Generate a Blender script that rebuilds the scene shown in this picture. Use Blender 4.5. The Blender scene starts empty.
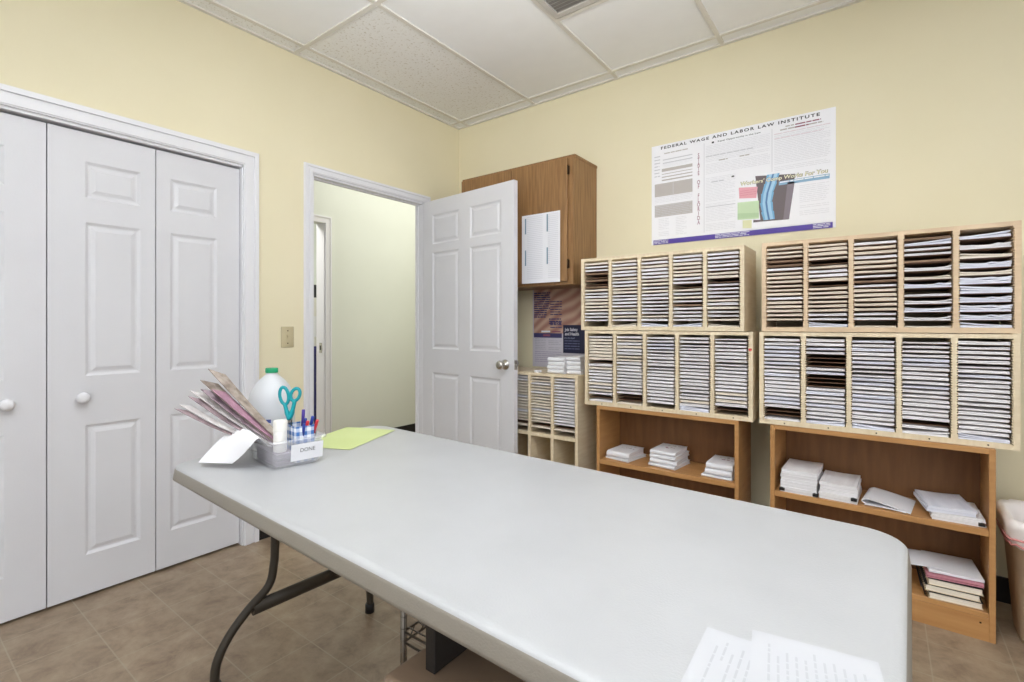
import bpy, bmesh, math, random
from mathutils import Vector, Matrix
random.seed(7)
C = bpy.context.scene.collection
PI = math.pi

# ------------------------------------------------------------------ helpers
def lin(c):
    return tuple(((v/255)/12.92 if v/255 <= .04045 else ((v/255+.055)/1.055)**2.4) for v in c)

def mat(name, rgb, rough=.6, rgb2=None, scale=8, stretch=(1,1,1), bump=0, bscale=None, metal=0, spec=.5,
        detail=4, alpha=1, trans=0, emit=0, lo=.35, hi=.65):
    m = bpy.data.materials.new(name); m.use_nodes = True
    nt = m.node_tree; b = nt.nodes['Principled BSDF']
    b.inputs['Base Color'].default_value = (*lin(rgb), 1)
    b.inputs['Roughness'].default_value = rough
    b.inputs['Metallic'].default_value = metal
    b.inputs['Specular IOR Level'].default_value = spec
    b.inputs['Alpha'].default_value = alpha
    b.inputs['Transmission Weight'].default_value = trans
    if emit:
        b.inputs['Emission Color'].default_value = (*lin(rgb), 1); b.inputs['Emission Strength'].default_value = emit
    if rgb2 or bump:
        tc = nt.nodes.new('ShaderNodeTexCoord'); mp = nt.nodes.new('ShaderNodeMapping')
        mp.inputs['Scale'].default_value = stretch
        nt.links.new(tc.outputs['Object'], mp.inputs['Vector'])
        nz = nt.nodes.new('ShaderNodeTexNoise'); nz.inputs['Scale'].default_value = scale; nz.inputs['Detail'].default_value = detail
        nt.links.new(mp.outputs['Vector'], nz.inputs['Vector'])
        if rgb2:
            cr = nt.nodes.new('ShaderNodeValToRGB')
            cr.color_ramp.elements[0].position = lo; cr.color_ramp.elements[1].position = hi
            cr.color_ramp.elements[0].color = (*lin(rgb), 1); cr.color_ramp.elements[1].color = (*lin(rgb2), 1)
            nt.links.new(nz.outputs['Fac'], cr.inputs['Fac']); nt.links.new(cr.outputs['Color'], b.inputs['Base Color'])
        if bump:
            src = nz
            if bscale:
                src = nt.nodes.new('ShaderNodeTexNoise'); src.inputs['Scale'].default_value = bscale
                nt.links.new(mp.outputs['Vector'], src.inputs['Vector'])
            bp = nt.nodes.new('ShaderNodeBump'); bp.inputs['Strength'].default_value = bump; bp.inputs['Distance'].default_value = .004
            nt.links.new(src.outputs['Fac'], bp.inputs['Height']); nt.links.new(bp.outputs['Normal'], b.inputs['Normal'])
    return m

def obj(name, bm, mats, parent=None, smooth=False, loc=(0,0,0), rz=0):
    me = bpy.data.meshes.new(name)
    bmesh.ops.recalc_face_normals(bm, faces=bm.faces[:])
    bm.to_mesh(me); bm.free()
    if not isinstance(mats, (list, tuple)): mats = [mats]
    for m in mats: me.materials.append(m)
    if smooth:
        for p in me.polygons: p.use_smooth = True
    o = bpy.data.objects.new(name, me); C.objects.link(o)
    o.location = loc; o.rotation_euler = (0,0,rz)
    if parent: o.parent = parent
    return o

def tag(o, label, cat, group=None, kind=None):
    if label: o['label'] = label
    if cat: o['category'] = cat
    if group: o['group'] = group
    if kind: o['kind'] = kind
    return o

def thing(name, label, cat, loc=(0,0,0), rz=0, group=None):
    o = bpy.data.objects.new(name, None); o.empty_display_size = .05; C.objects.link(o)
    o.location = loc; o.rotation_euler = (0,0,rz)
    return tag(o, label, cat, group)

def struct(name, bm, mats, label=None, smooth=False, **k):
    o = obj(name, bm, mats, smooth=smooth, **k); o['kind'] = 'structure'
    if label: o['label'] = label
    return o

def box(bm, x0,x1,y0,y1,z0,z1, mi=0, M=None):
    vs = [bm.verts.new((x,y,z)) for x in (x0,x1) for y in (y0,y1) for z in (z0,z1)]
    if M is not None:
        for v in vs: v.co = M @ v.co
    fs = [(0,1,3,2),(4,6,7,5),(0,4,5,1),(2,3,7,6),(0,2,6,4),(1,5,7,3)]
    out = []
    for f in fs:
        fc = bm.faces.new([vs[i] for i in f]); fc.material_index = mi; out.append(fc)
    return out

def bbox(bm, x0,x1,y0,y1,z0,z1, r=.003, mi=0, seg=2):
    t = bmesh.new(); box(t, x0,x1,y0,y1,z0,z1, mi)
    bmesh.ops.bevel(t, geom=t.edges[:], offset=r, segments=seg, affect='EDGES', profile=.5)
    merge(bm, t, mi)

def merge(bm, t, mi=None, M=None):
    mp = {}
    for v in t.verts: mp[v] = bm.verts.new(M @ v.co if M is not None else v.co)
    for f in t.faces:
        try: nf = bm.faces.new([mp[v] for v in f.verts])
        except ValueError: continue
        nf.material_index = f.material_index if mi is None else mi
        nf.smooth = f.smooth
    t.free()

def quad(bm, pts, mi=0):
    f = bm.faces.new([bm.verts.new(p) for p in pts]); f.material_index = mi; return f

def tube(bm, pts, r, seg=10, mi=0, closed=False):
    pts = [Vector(p) for p in pts]; n = len(pts); rings = []
    rs = r if isinstance(r, (list, tuple)) else [r]*n
    up = None
    for i, p in enumerate(pts):
        if closed: d = pts[(i+1)%n]-pts[i-1]
        else: d = pts[min(i+1,n-1)]-pts[max(i-1,0)]
        d.normalize()
        if up is None:
            up = Vector((0,0,1)) if abs(d.z) < .9 else Vector((1,0,0))
        a = (up - d*up.dot(d)).normalized(); up = a; b = d.cross(a)
        rings.append([bm.verts.new(p + (a*math.cos(2*PI*k/seg)+b*math.sin(2*PI*k/seg))*rs[i]) for k in range(seg)])
    for i in range(n if closed else n-1):
        A, B = rings[i], rings[(i+1)%n]
        for k in range(seg):
            f = bm.faces.new((A[k],A[(k+1)%seg],B[(k+1)%seg],B[k])); f.material_index = mi; f.smooth = True
    if not closed:
        for R in (rings[0], rings[-1]):
            f = bm.faces.new(R); f.material_index = mi

def lathe(bm, prof, seg=24, mi=0, cx=0, cy=0, cap=True, sx=1, sy=1):
    rings = []
    for r, z in prof:
        rings.append([bm.verts.new((cx+sx*r*math.cos(2*PI*k/seg), cy+sy*r*math.sin(2*PI*k/seg), z)) for k in range(seg)])
    for A, B in zip(rings, rings[1:]):
        for k in range(seg):
            f = bm.faces.new((A[k],A[(k+1)%seg],B[(k+1)%seg],B[k])); f.material_index = mi; f.smooth = True
    if cap:
        for R in (rings[0], rings[-1]):
            f = bm.faces.new(R); f.material_index = mi

def smooth_path(pts, n=5):
    pts = [Vector(p) for p in pts]; out = []
    P = [pts[0]]+pts+[pts[-1]]
    for i in range(1, len(P)-2):
        for k in range(n):
            t = k/n; a,b,c,d = P[i-1],P[i],P[i+1],P[i+2]
            out.append(.5*((2*b)+(c-a)*t+(2*a-5*b+4*c-d)*t*t+(3*b-a-3*c+d)*t**3))
    out.append(pts[-1]); return out

def sheet(bm, fn, nu, nv, th=.0006, mi=0, smooth=True):
    """curved sheet of paper: fn(u,v)->point; given a small thickness"""
    P = [[Vector(fn(i/nu, j/nv)) for j in range(nv+1)] for i in range(nu+1)]
    top = []; bot = []
    for i in range(nu+1):
        tr = []; br = []
        for j in range(nv+1):
            du = P[min(i+1,nu)][j]-P[max(i-1,0)][j]; dv = P[i][min(j+1,nv)]-P[i][max(j-1,0)]
            n = du.cross(dv); n = n.normalized() if n.length > 1e-12 else Vector((0,0,1))
            tr.append(bm.verts.new(P[i][j]+n*th/2)); br.append(bm.verts.new(P[i][j]-n*th/2))
        top.append(tr); bot.append(br)
    for i in range(nu):
        for j in range(nv):
            for g, fl in ((top,0),(bot,1)):
                q = [g[i][j],g[i+1][j],g[i+1][j+1],g[i][j+1]]
                f = bm.faces.new(q[::-1] if fl else q); f.material_index = mi; f.smooth = smooth
    for i in range(nu):
        for j in (0,nv):
            f = bm.faces.new([bm.verts.new(q.co) for q in (top[i][j],top[i+1][j],bot[i+1][j],bot[i][j])]); f.material_index = mi
    for j in range(nv):
        for i in (0,nu):
            f = bm.faces.new([bm.verts.new(q.co) for q in (top[i][j],top[i][j+1],bot[i][j+1],bot[i][j])]); f.material_index = mi

def text(name, s, m, parent, x, y, z, width=None, height=.02, bold=0, rot='wall', align='LEFT', vertical=False, spacing=1, shear=0):
    cu = bpy.data.curves.new(name, 'FONT'); cu.body = s; cu.size = 1; cu.offset = bold; cu.space_character = spacing; cu.shear = shear
    cu.resolution_u = 3
    if vertical: cu.align_x = 'CENTER'; cu.space_line = .78
    o = bpy.data.objects.new(name, cu); C.objects.link(o)
    bpy.context.view_layer.update()
    me = bpy.data.meshes.new_from_object(o.evaluated_get(bpy.context.evaluated_depsgraph_get()))
    bpy.data.objects.remove(o); bpy.data.curves.remove(cu)
    xs = [v.co.x for v in me.vertices]; ys = [v.co.y for v in me.vertices]
    x0,x1,y0,y1 = min(xs),max(xs),min(ys),max(ys)
    sy = height/(y1-y0); sx = (width/(x1-x0)) if width else sy
    for v in me.vertices:
        a = (v.co.x-x0)*sx; b = (v.co.y-y0)*sy
        if rot == 'wall': v.co = Vector((a, 0, b))
        elif rot == 'side': v.co = Vector((0, a, b))
        else: v.co = Vector((a, b, 0))
    me.name = name
    me.materials.clear(); me.materials.append(m)
    t = bpy.data.objects.new(name, me); C.objects.link(t); t.location = (x,y,z)
    if parent: t.parent = parent
    return t

def text_lines(bm, x0, x1, z0, z1, y, pitch=.012, h=.004, mi=0, rag=.3, breaks=.06):
    """rows of illegible print as thin marks on a wall-facing sheet"""
    z = z1
    while z-h > z0:
        if random.random() > breaks:
            x = x0; e = x1 - (random.random()*rag*(x1-x0) if random.random() < .35 else 0)
            while x < e:
                w = min(random.uniform(.012,.05), e-x)
                quad(bm, [(x,y,z-h),(x+w,y,z-h),(x+w,y,z),(x,y,z)], mi); x += w+.004
        z -= pitch

# ------------------------------------------------------------------ materials
M = {}
M['wall'] = mat('yellow wall paint', (229,220,188), .75, (231,222,191), scale=3, bump=.05, bscale=220)
M['wall2'] = mat('hall wall paint', (218,222,212), .7, (220,224,214), scale=3, bump=.05, bscale=220)
M['white'] = mat('white door paint', (214,214,218), .38, (216,216,220), scale=5, bump=.04, bscale=140)
M['trim'] = mat('white trim paint', (228,228,232), .35)
M['tile'] = mat('smooth ceiling tile', (241,242,243), .9, (243,244,245), scale=10)
M['tile2'] = mat('pitted ceiling tile', (214,210,202), .95, (240,240,239), scale=75, bump=.5, lo=.3, hi=.42, detail=2)
M['grid'] = mat('ceiling grid', (222,219,212), .5)
M['black'] = mat('black vinyl', (24,24,26), .45)
M['dark'] = mat('dark gap', (28,22,18), .9)  # near black standing in for shade inside the closet
M['birch'] = mat('birch wood', (228,213,184), .55, (219,201,169), scale=6, stretch=(1,1,9), bump=.04)
M['birchx'] = mat('birch wood rail', (228,213,184), .55, (219,201,169), scale=6, stretch=(9,1,1), bump=.04)
M['board'] = mat('brown hardboard', (96,68,50), .7, (112,82,60), scale=14)  # brown hardboard, colour deepened to add shade between the slots
M['pine'] = mat('honey beech', (186,140,88), .45, (172,124,74), scale=4, stretch=(1,1,10), bump=.04, lo=.3, hi=.7)
M['pinex'] = mat('honey beech shelf', (190,143,90), .45, (175,126,75), scale=4, stretch=(.8,9,9), bump=.04, lo=.3, hi=.7)
M['pineback'] = mat('beech back panel', (134,92,52), .55, (118,78,42), scale=4, stretch=(9,1,1), lo=.3, hi=.7)
M['oak'] = mat('dark oak veneer', (158,119,76), .45, (120,86,50), scale=5, stretch=(14,14,1.1), bump=.06, lo=.25, hi=.75, detail=8)
M['oakdark'] = mat('shadowed oak', (96,66,40), .55)
M['paper'] = mat('white paper', (230,230,234), .8)
M['table'] = mat('table plastic', (172,173,175), .36, (168,169,171), scale=6, bump=.12, bscale=260)
M['lipshade'] = mat('shaded table lip', (136,130,121), .45, bump=.15, bscale=260)  # same white plastic as the top, shade on the lip put into the colour
M['steel'] = mat('brown grey powder coat', (60,54,45), .5, metal=.2)
M['chrome'] = mat('brushed nickel', (190,186,180), .25, metal=1)
M['wire'] = mat('dull chrome wire', (130,124,116), .35, metal=1)
M['brass'] = mat('dark hinge metal', (58,44,30), .4, metal=.8)
M['ink'] = mat('black ink', (58,58,62), .8)
M['grey'] = mat('grey ink', (186,186,190), .8)
M['lgrey'] = mat('light grey ink', (204,204,209), .8)
M['lgrey2'] = mat('faint grey ink', (225,225,229), .8)
M['tan'] = mat('taupe ink', (188,182,178), .8)
M['purple'] = mat('purple ink', (86,68,158), .6)
M['red'] = mat('red ink', (150,92,112), .8)
M['pinkish'] = mat('pale pink ink', (226,208,214), .8)
M['poster'] = mat('poster paper', (242,242,246), .65)
M['navy'] = mat('navy ink', (44,44,92), .5)
M['teal'] = mat('teal plastic', (0,150,160), .3)
M['blue'] = mat('blue plastic', (40,60,150), .35)
M['redp'] = mat('red plastic', (190,40,50), .35)
M['violet'] = mat('violet plastic', (80,60,150), .35)
M['green'] = mat('green cap plastic', (20,150,100), .35)
M['jug'] = mat('milky plastic', (218,220,224), .3, trans=.25)
M['deskpaper'] = mat('desk paper', (182,183,187), .8)
M['deskink'] = mat('desk paper print', (172,173,177), .8)
M['birchp'] = mat('warm birch wood', (220,196,164), .55, (210,183,150), scale=6, stretch=(1,1,9), bump=.04)
M['clear'] = mat('clear bin plastic', (246,246,250), .15, alpha=.26, spec=.6)
M['wht'] = mat('white plastic', (240,238,232), .4)
M['lime'] = mat('lime paper', (198,210,148), .7, (193,205,140), scale=5)
M['plate'] = mat('beige plate plastic', (196,184,150), .4)
M['beige'] = mat('beige bin plastic', (206,184,158), .45)
M['liner'] = mat('white bin liner', (240,234,232), .35, (246,240,238), scale=9)
M['linerred'] = mat('pink liner drawstring', (208,140,140), .4)
M['carton'] = mat('brown box plastic', (150,128,108), .5, alpha=.97)
M['darkbox'] = mat('black folder board', (34,30,28), .6)
M['hallblue'] = mat('navy cabinet paint', (48,48,110), .4)
M['kraft'] = mat('kraft paper', (222,204,172), .7)
M['pink'] = mat('pink card', (206,140,154), .6)

def floor_mat():
    m = bpy.data.materials.new('stone look vinyl tile'); m.use_nodes = True
    nt = m.node_tree; b = nt.nodes['Principled BSDF']; N = nt.nodes.new; L = nt.links.new
    tc = N('ShaderNodeTexCoord')
    mp = N('ShaderNodeMapping'); mp.inputs['Location'].default_value = (-.117, -.107, 0)
    L(tc.outputs['Object'], mp.inputs['Vector'])
    br = N('ShaderNodeTexBrick'); br.offset = 0; br.inputs['Scale'].default_value = 1
    br.inputs['Brick Width'].default_value = .231; br.inputs['Row Height'].default_value = .231
    br.inputs['Mortar Size'].default_value = .0028; br.inputs['Mortar Smooth'].default_value = .4; br.inputs['Bias'].default_value = 0
    br.inputs['Color1'].default_value = (.42,.42,.42,1); br.inputs['Color2'].default_value = (.58,.58,.58,1)
    L(mp.outputs['Vector'], br.inputs['Vector'])
    n1 = N('ShaderNodeTexNoise'); n1.inputs['Scale'].default_value = 9; n1.inputs['Detail'].default_value = 10; n1.inputs['Roughness'].default_value = .72; n1.inputs['Distortion'].default_value = .3
    L(tc.outputs['Object'], n1.inputs['Vector'])
    r1 = N('ShaderNodeValToRGB'); e = r1.color_ramp.elements
    e[0].position = .3; e[0].color = (*lin((116,98,80)),1); e[1].position = .72; e[1].color = (*lin((166,149,125)),1)
    k = e.new(.5); k.color = (*lin((146,127,106)),1)
    L(n1.outputs['Fac'], r1.inputs['Fac'])
    mx = N('ShaderNodeMix'); mx.data_type = 'RGBA'; mx.blend_type = 'OVERLAY'; mx.inputs[0].default_value = .35
    L(r1.outputs['Color'], mx.inputs[6]); L(br.outputs['Color'], mx.inputs[7])
    m2 = N('ShaderNodeMix'); m2.data_type = 'RGBA'
    mul = N('ShaderNodeMath'); mul.operation = 'MULTIPLY'; mul.inputs[1].default_value = .4
    L(br.outputs['Fac'], mul.inputs[0]); L(mul.outputs[0], m2.inputs[0])
    L(mx.outputs[2], m2.inputs[6]); m2.inputs[7].default_value = (*lin((196,184,158)),1)
    L(m2.outputs[2], b.inputs['Base Color'])
    b.inputs['Roughness'].default_value = .34; b.inputs['Specular IOR Level'].default_value = .4
    bp = N('ShaderNodeBump'); bp.inputs['Strength'].default_value = .12; bp.inputs['Distance'].default_value = .003
    L(n1.outputs['Fac'], bp.inputs['Height']); L(bp.outputs['Normal'], b.inputs['Normal'])
    return m
M['floor'] = floor_mat()

def gingham_mat():
    m = bpy.data.materials.new('blue gingham cloth'); m.use_nodes = True
    nt = m.node_tree; b = nt.nodes['Principled BSDF']; N = nt.nodes.new; L = nt.links.new
    tc = N('ShaderNodeTexCoord'); sp = N('ShaderNodeSeparateXYZ'); L(tc.outputs['Object'], sp.inputs[0])
    ad = N('ShaderNodeMath'); ad.operation = 'ADD'; L(sp.outputs[0], ad.inputs[0]); L(sp.outputs[1], ad.inputs[1])
    def stripe(o):
        mu = N('ShaderNodeMath'); mu.operation = 'MULTIPLY'; mu.inputs[1].default_value = 42; L(o, mu.inputs[0])
        fr = N('ShaderNodeMath'); fr.operation = 'FRACT'; L(mu.outputs[0], fr.inputs[0])
        gt = N('ShaderNodeMath'); gt.operation = 'GREATER_THAN'; gt.inputs[1].default_value = .5; L(fr.outputs[0], gt.inputs[0]); return gt.outputs[0]
    s = N('ShaderNodeMath'); s.operation = 'ADD'; L(stripe(ad.outputs[0]), s.inputs[0]); L(stripe(sp.outputs[2]), s.inputs[1])
    h = N('ShaderNodeMath'); h.operation = 'MULTIPLY'; h.inputs[1].default_value = .5; L(s.outputs[0], h.inputs[0])
    cr = N('ShaderNodeValToRGB'); cr.color_ramp.elements[0].color = (*lin((236,240,246)),1); cr.color_ramp.elements[1].color = (*lin((66,116,186)),1)
    L(h.outputs[0], cr.inputs['Fac']); L(cr.outputs['Color'], b.inputs['Base Color']); b.inputs['Roughness'].default_value = .8
    return m
M['gingham'] = gingham_mat()

def flag_mat():
    m = bpy.data.materials.new('waving striped print'); m.use_nodes = True
    nt = m.node_tree; b = nt.nodes['Principled BSDF']; N = nt.nodes.new; L = nt.links.new
    tc = N('ShaderNodeTexCoord'); mp = N('ShaderNodeMapping'); mp.inputs['Scale'].default_value = (1.2,1,1); mp.inputs['Rotation'].default_value = (0,.5,0)
    L(tc.outputs['Object'], mp.inputs['Vector'])
    w = N('ShaderNodeTexWave'); w.bands_direction = 'Z'; w.inputs['Scale'].default_value = 5; w.inputs['Distortion'].default_value = 5; w.inputs['Detail'].default_value = 1; w.inputs['Detail Scale'].default_value = .6
    L(mp.outputs['Vector'], w.inputs['Vector'])
    cr = N('ShaderNodeValToRGB'); cr.color_ramp.elements[0].color = (*lin((172,126,112)),1); cr.color_ramp.elements[1].color = (*lin((206,174,152)),1)
    L(w.outputs['Fac'], cr.inputs['Fac']); L(cr.outputs['Color'], b.inputs['Base Color']); b.inputs['Roughness'].default_value = .5
    return m
M['flag'] = flag_mat()

def paper_edge(name, c1, c2):
    """edges of a pile of sheets: fine horizontal banding"""
    return mat(name, c1, .8, c2, scale=60, stretch=(.06,.06,9), detail=2)
PE = {'white': paper_edge('white paper edges', (246,245,247), (226,223,226)),
      'cream': paper_edge('cream paper edges', (244,236,222), (226,214,196)),
      'bluish': paper_edge('bluish white paper edges', (236,238,248), (214,216,230)),
      'buff': paper_edge('buff paper edges', (240,229,212), (220,205,184)),
      'brown': paper_edge('dull brown card edges', (176,148,122), (128,100,80))}

# ------------------------------------------------------------------ room shell
H_C = 2.77
X1, Y0, YB = 5.2, -2.6, 2.96
bm = bmesh.new(); box(bm, -3.2, X1, Y0, 5.2, -.06, 0); struct('floor', bm, M['floor'])
# ceiling : each lay-in tile a quad above the grid
bm = bmesh.new(); box(bm, -3.2, X1, Y0, 5.2, H_C+.012, H_C+.08)
gx = [.118+.638*k for k in range(-1, 9)]; gy = [2.85-1.3*k for k in range(0, 5)]
xs = [-.06]+[g for g in gx if g > 0]; ys = [YB+.06]+gy
for i in range(len(xs)-1):
    for j in range(len(ys)-1):
        mi = 1 if (i == 1 and j == 1) or (i in (0,) and j > 0) else 0
        quad(bm, [(xs[i],ys[j],H_C+.006),(xs[i+1],ys[j],H_C+.006),(xs[i+1],ys[j+1],H_C+.006),(xs[i],ys[j+1],H_C+.006)], mi)
struct('ceiling', bm, [M['tile'], M['tile2']])
bm = bmesh.new()
for g in gx:
    if 0 < g < X1: box(bm, g-.012, g+.012, Y0, YB, H_C-.002, H_C+.01)
for g in gy: box(bm, 0, X1, g-.012, g+.012, H_C-.0024, H_C+.0098)
box(bm, 1.394, 2.032, 2.188, 2.212, H_C-.0024, H_C+.0098)
box(bm, 0.0, .022, Y0, YB, H_C-.003, H_C+.01); box(bm, 0, X1, YB-.022, YB, H_C-.0034, H_C+.0094)
struct('trim_3', bm, M['grid'], 'pale metal grid carrying the ceiling tiles')
# left wall with closet and doorway openings
CL0, CL1, CLZ = -.29, 1.263, 2.045
DR0, DR1, DRZ = 1.664, 2.575, 2.098
bm = bmesh.new(); T = -.078
box(bm, T, 0, Y0, CL0, 0, H_C+.01); box(bm, T, 0, CL0, CL1, CLZ, H_C+.01); box(bm, T, 0, CL1, DR0, 0, H_C+.01)
box(bm, T, 0, DR0, DR1, DRZ, H_C+.01); box(bm, T, 0, DR1, 5.2, 0, H_C+.01)
struct('wall_left', bm, M['wall'])
bm = bmesh.new(); box(bm, 0, X1, YB, YB+.12, 0, H_C+.01); struct('wall_back', bm, M['wall'])
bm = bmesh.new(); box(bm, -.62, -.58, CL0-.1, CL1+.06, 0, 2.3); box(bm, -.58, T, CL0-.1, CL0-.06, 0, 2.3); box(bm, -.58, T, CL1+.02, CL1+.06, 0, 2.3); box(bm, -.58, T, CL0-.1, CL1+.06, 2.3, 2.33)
struct('wall_closet_blackout', bm, M['dark'])  # unseen dark lining added to stop light leaking through the leaf gaps
# hall beyond the doorway
bm = bmesh.new(); HX = -1.25; HY = 2.552
box(bm, HX-.12, HX, HY, 5.2, 0, H_C+.01); box(bm, HX-.12, HX, 1.75, HY, 2.1, H_C+.01); box(bm, HX-.12, HX, Y0, 1.75, 0, H_C+.01)
struct('wall_hall', bm, M['wall2'])
bm = bmesh.new(); box(bm, HX, T, 5.1, 5.2, 0, H_C+.01); struct('wall_hall_end', bm, M['wall2'])
bm = bmesh.new(); box(bm, -3.2, -3.1, Y0, 5.2, 0, H_C+.01); struct('wall_far', bm, M['wall2'])
bm = bmesh.new()
box(bm, HX-.12, HX+.001, HY-.014, HY, 0, 2.1); box(bm, HX+.0012, HX+.016, HY-.006, HY+.036, 0, 2.095); box(bm, HX+.0012, HX+.016, 1.70, HY+.036, 2.0951, 2.14)
box(bm, HX, HX+.022, HY+.0361, HY+.05, 0, 2.153); box(bm, HX, HX+.022, 1.70, HY+.036, 2.1401, 2.153)
t = struct('trim_4', bm, M['trim'], 'white casing of the far door opening across the hall')
bm = bmesh.new(); box(bm, HX-.07, HX-.03, HY-.018, HY-.0145, .93, 1.02); box(bm, HX-.058, HX-.042, HY-.0195, HY-.0185, .955, .995, 1)
obj('strike_plate', bm, [M['chrome'], M['black']], t)
bm = bmesh.new(); box(bm, HX, HX+.012, HY+.05, 5.1, 0, .127); struct('baseboard_hall', bm, M['black'])
bm = bmesh.new(); box(bm, 0, X1, YB-.012, YB, 0, .105); struct('baseboard_back', bm, M['black'])
bm = bmesh.new(); box(bm, 0, .012, CL1+.082, DR0-.054, 0, .105); box(bm, 0, .012, DR1+.055, YB-.012, 0, .105); struct('baseboard_left', bm, M['black'])
# casings
def casing(name, y0, y1, z1, w, label):
    bm = bmesh.new()
    for (a, b, d) in ((0, w, .012), (.006, w*.42, .017), (w*.68, w-.004, .020)):
        for s in (0, 1):
            e0, e1 = (y0-b, y0-a) if s == 0 else (y1+a, y1+b)
            box(bm, 0, d, e0, e1, 0, z1+a)
        box(bm, 0, d, y0-b, y1+b, z1+a, z1+b)
    return bm
bm = casing('c', CL0, CL1, CLZ, .08, '')
box(bm, T-.001, .001, CL1-.006, CL1+.012, 0, CLZ); box(bm, T-.001, .001, CL0-.012, CL0+.006, 0, CLZ); box(bm, T, .001, CL0, CL1, CLZ-.012, CLZ+.001)
struct('trim_1', bm, M['trim'], 'white moulded casing around the closet')
bm = casing('c', DR0, DR1, DRZ, .054, '')
box(bm, T-.002, .001, DR1-.012, DR1, 0, DRZ); box(bm, T-.002, .001, DR0, DR0+.012, 0, DRZ); box(bm, T-.002, .001, DR0, DR1, DRZ-.012, DRZ)
box(bm, -.065, -.045, DR1-.016, DR1-.012, 0, DRZ-.012); box(bm, -.065, -.04, DR0+.012, DR0+.024, 0, DRZ-.012); box(bm, -.065, -.04, DR0+.012, DR1-.012, DRZ-.017, DRZ-.012)
for s in (0,1):
    y = DR0-.054 if s == 0 else DR1
    box(bm, T-.016, T, y, y+.054, 0, DRZ+.054)
box(bm, T-.016, T, DR0-.054, DR1+.054, DRZ, DRZ+.054)
struct('trim_2', bm, M['trim'], 'white casing around the open doorway')

# panelled leaf: x = width, front face at y=0 (facing -y), thickness along +y
def leaf(w, h, th, cols, rows, both=True):
    bm = bmesh.new()
    for side in ((0,1) if both else (0,)):
        xs = sorted(set([0,w]+[c for p in cols for c in p])); zs = sorted(set([0,h]+[c for p in rows for c in p]))
        y = 0 if side == 0 else th
        g = {}
        t = bmesh.new()
        for x in xs:
            for z in zs: g[x,z] = t.verts.new((x,y,z))
        pf = []
        for i in range(len(xs)-1):
            for j in range(len(zs)-1):
                q = [g[xs[i],zs[j]],g[xs[i+1],zs[j]],g[xs[i+1],zs[j+1]],g[xs[i],zs[j+1]]]
                f = t.faces.new(q if side == 0 else q[::-1])
                if any(abs(xs[i]-a)<1e-6 and abs(xs[i+1]-b)<1e-6 for a,b in cols) and any(abs(zs[j]-a)<1e-6 and abs(zs[j+1]-b)<1e-6 for a,b in rows): pf.append(f)
        t.normal_update()
        bmesh.ops.inset_individual(t, faces=pf, thickness=.012, depth=-.007, use_even_offset=True)
        bmesh.ops.inset_individual(t, faces=pf, thickness=.008, depth=0, use_even_offset=True)
        bmesh.ops.inset_individual(t, faces=pf, thickness=.016, depth=.0055, use_even_offset=True)
        merge(bm, t)
    for (a,b,c,d) in (((0,0,0),(w,0,0),(w,th,0),(0,th,0)),((0,0,h),(w,0,h),(w,th,h),(0,th,h)),((0,0,0),(0,th,0),(0,th,h),(0,0,h)),((w,0,0),(w,th,0),(w,th,h),(w,0,h))):
        quad(bm, [a,b,c,d])
    if not both: quad(bm, [(0,th,0),(w,th,0),(w,th,h),(0,th,h)])
    bmesh.ops.remove_doubles(bm, verts=bm.verts[:], dist=1e-5)
    return bm
# bifold closet leaves (front faces +x): local -y -> world +x means rotate +90 about z
rows = [(.172,.738),(.952,1.622),(1.728,1.886)]
lw = (CL1-CL0-.014)/4
for k in range(4):
    w = lw-.004
    cols = [(.060,.262)] if k % 2 else [(.118,.320)]
    if k % 2 == 0: cols = [(w-.060-.202-.0, w-.060)]
    if k in (0, 2): cols = [(.122,.322)] if k == 2 else [(.055,.257)]
    if k in (1, 3): cols = [(w-.322,w-.122)] if k == 1 else [(.058,.270)]
    bm = leaf(w, 2.012, .03, cols, rows, both=False)
    lab = ['white panelled closet leaf at far left edge of photo','white panelled closet leaf with round knob, left of the dark gap','white panelled closet leaf with round knob, right of the dark gap','white panelled closet leaf next to the right closet casing'][k]
    d = struct('door_%d' % (k+2), bm, M['white'], lab, loc=(-.024, CL0+.007+lw*k+.002, .012), rz=PI/2)
    if k in (1, 2):
        bm = bmesh.new(); lathe(bm, [(.009,0),(.009,.012),(.020,.018),(.0235,.026),(.0215,.034),(.012,.039),(.002,.040)], 20)
        kb = obj('knob', bm, M['trim'], d, True); kb.rotation_euler = (PI/2,0,0)
        kb.location = ((w-.118 if k == 1 else .110), 0, .860)
# open six-panel door
ang = math.atan2(2.484-2.560, .917-.02)
W = .90; H = 2.074
cols = [(.105,.375),(.480,.790)]
cols = [(.11,.395),(.505,.79)]
bm = leaf(W, H, .036, cols, [(.20,.825),(.995,1.695),(1.755,1.968)])
d1 = struct('door_1', bm, M['white'], 'white six-panel door standing open into the room', loc=(.022, 2.545, .015), rz=ang)
def knob(px, py, sgn):
    bm = bmesh.new(); lathe(bm, [(.033,0),(.033,.004),(.026,.010),(.012,.013),(.011,.034),(.024,.042),(.0285,.052),(.026,.062),(.016,.068),(.003,.069)], 24)
    k = obj('door_knob', bm, M['chrome'], d1, True); k['label'] = 'brushed nickel round knob'
    k.rotation_euler = (PI/2*sgn,0,0); k.location = (px, py, .918)
knob(W-.07, 0, 1); knob(W-.07, .036, -1)
bm = bmesh.new(); box(bm, W-.0005, W+.0015, .006, .030, .888, .948); box(bm, W+.0015, W+.009, .012, .024, .909, .927)
obj('latch_plate', bm, M['chrome'], d1)

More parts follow.
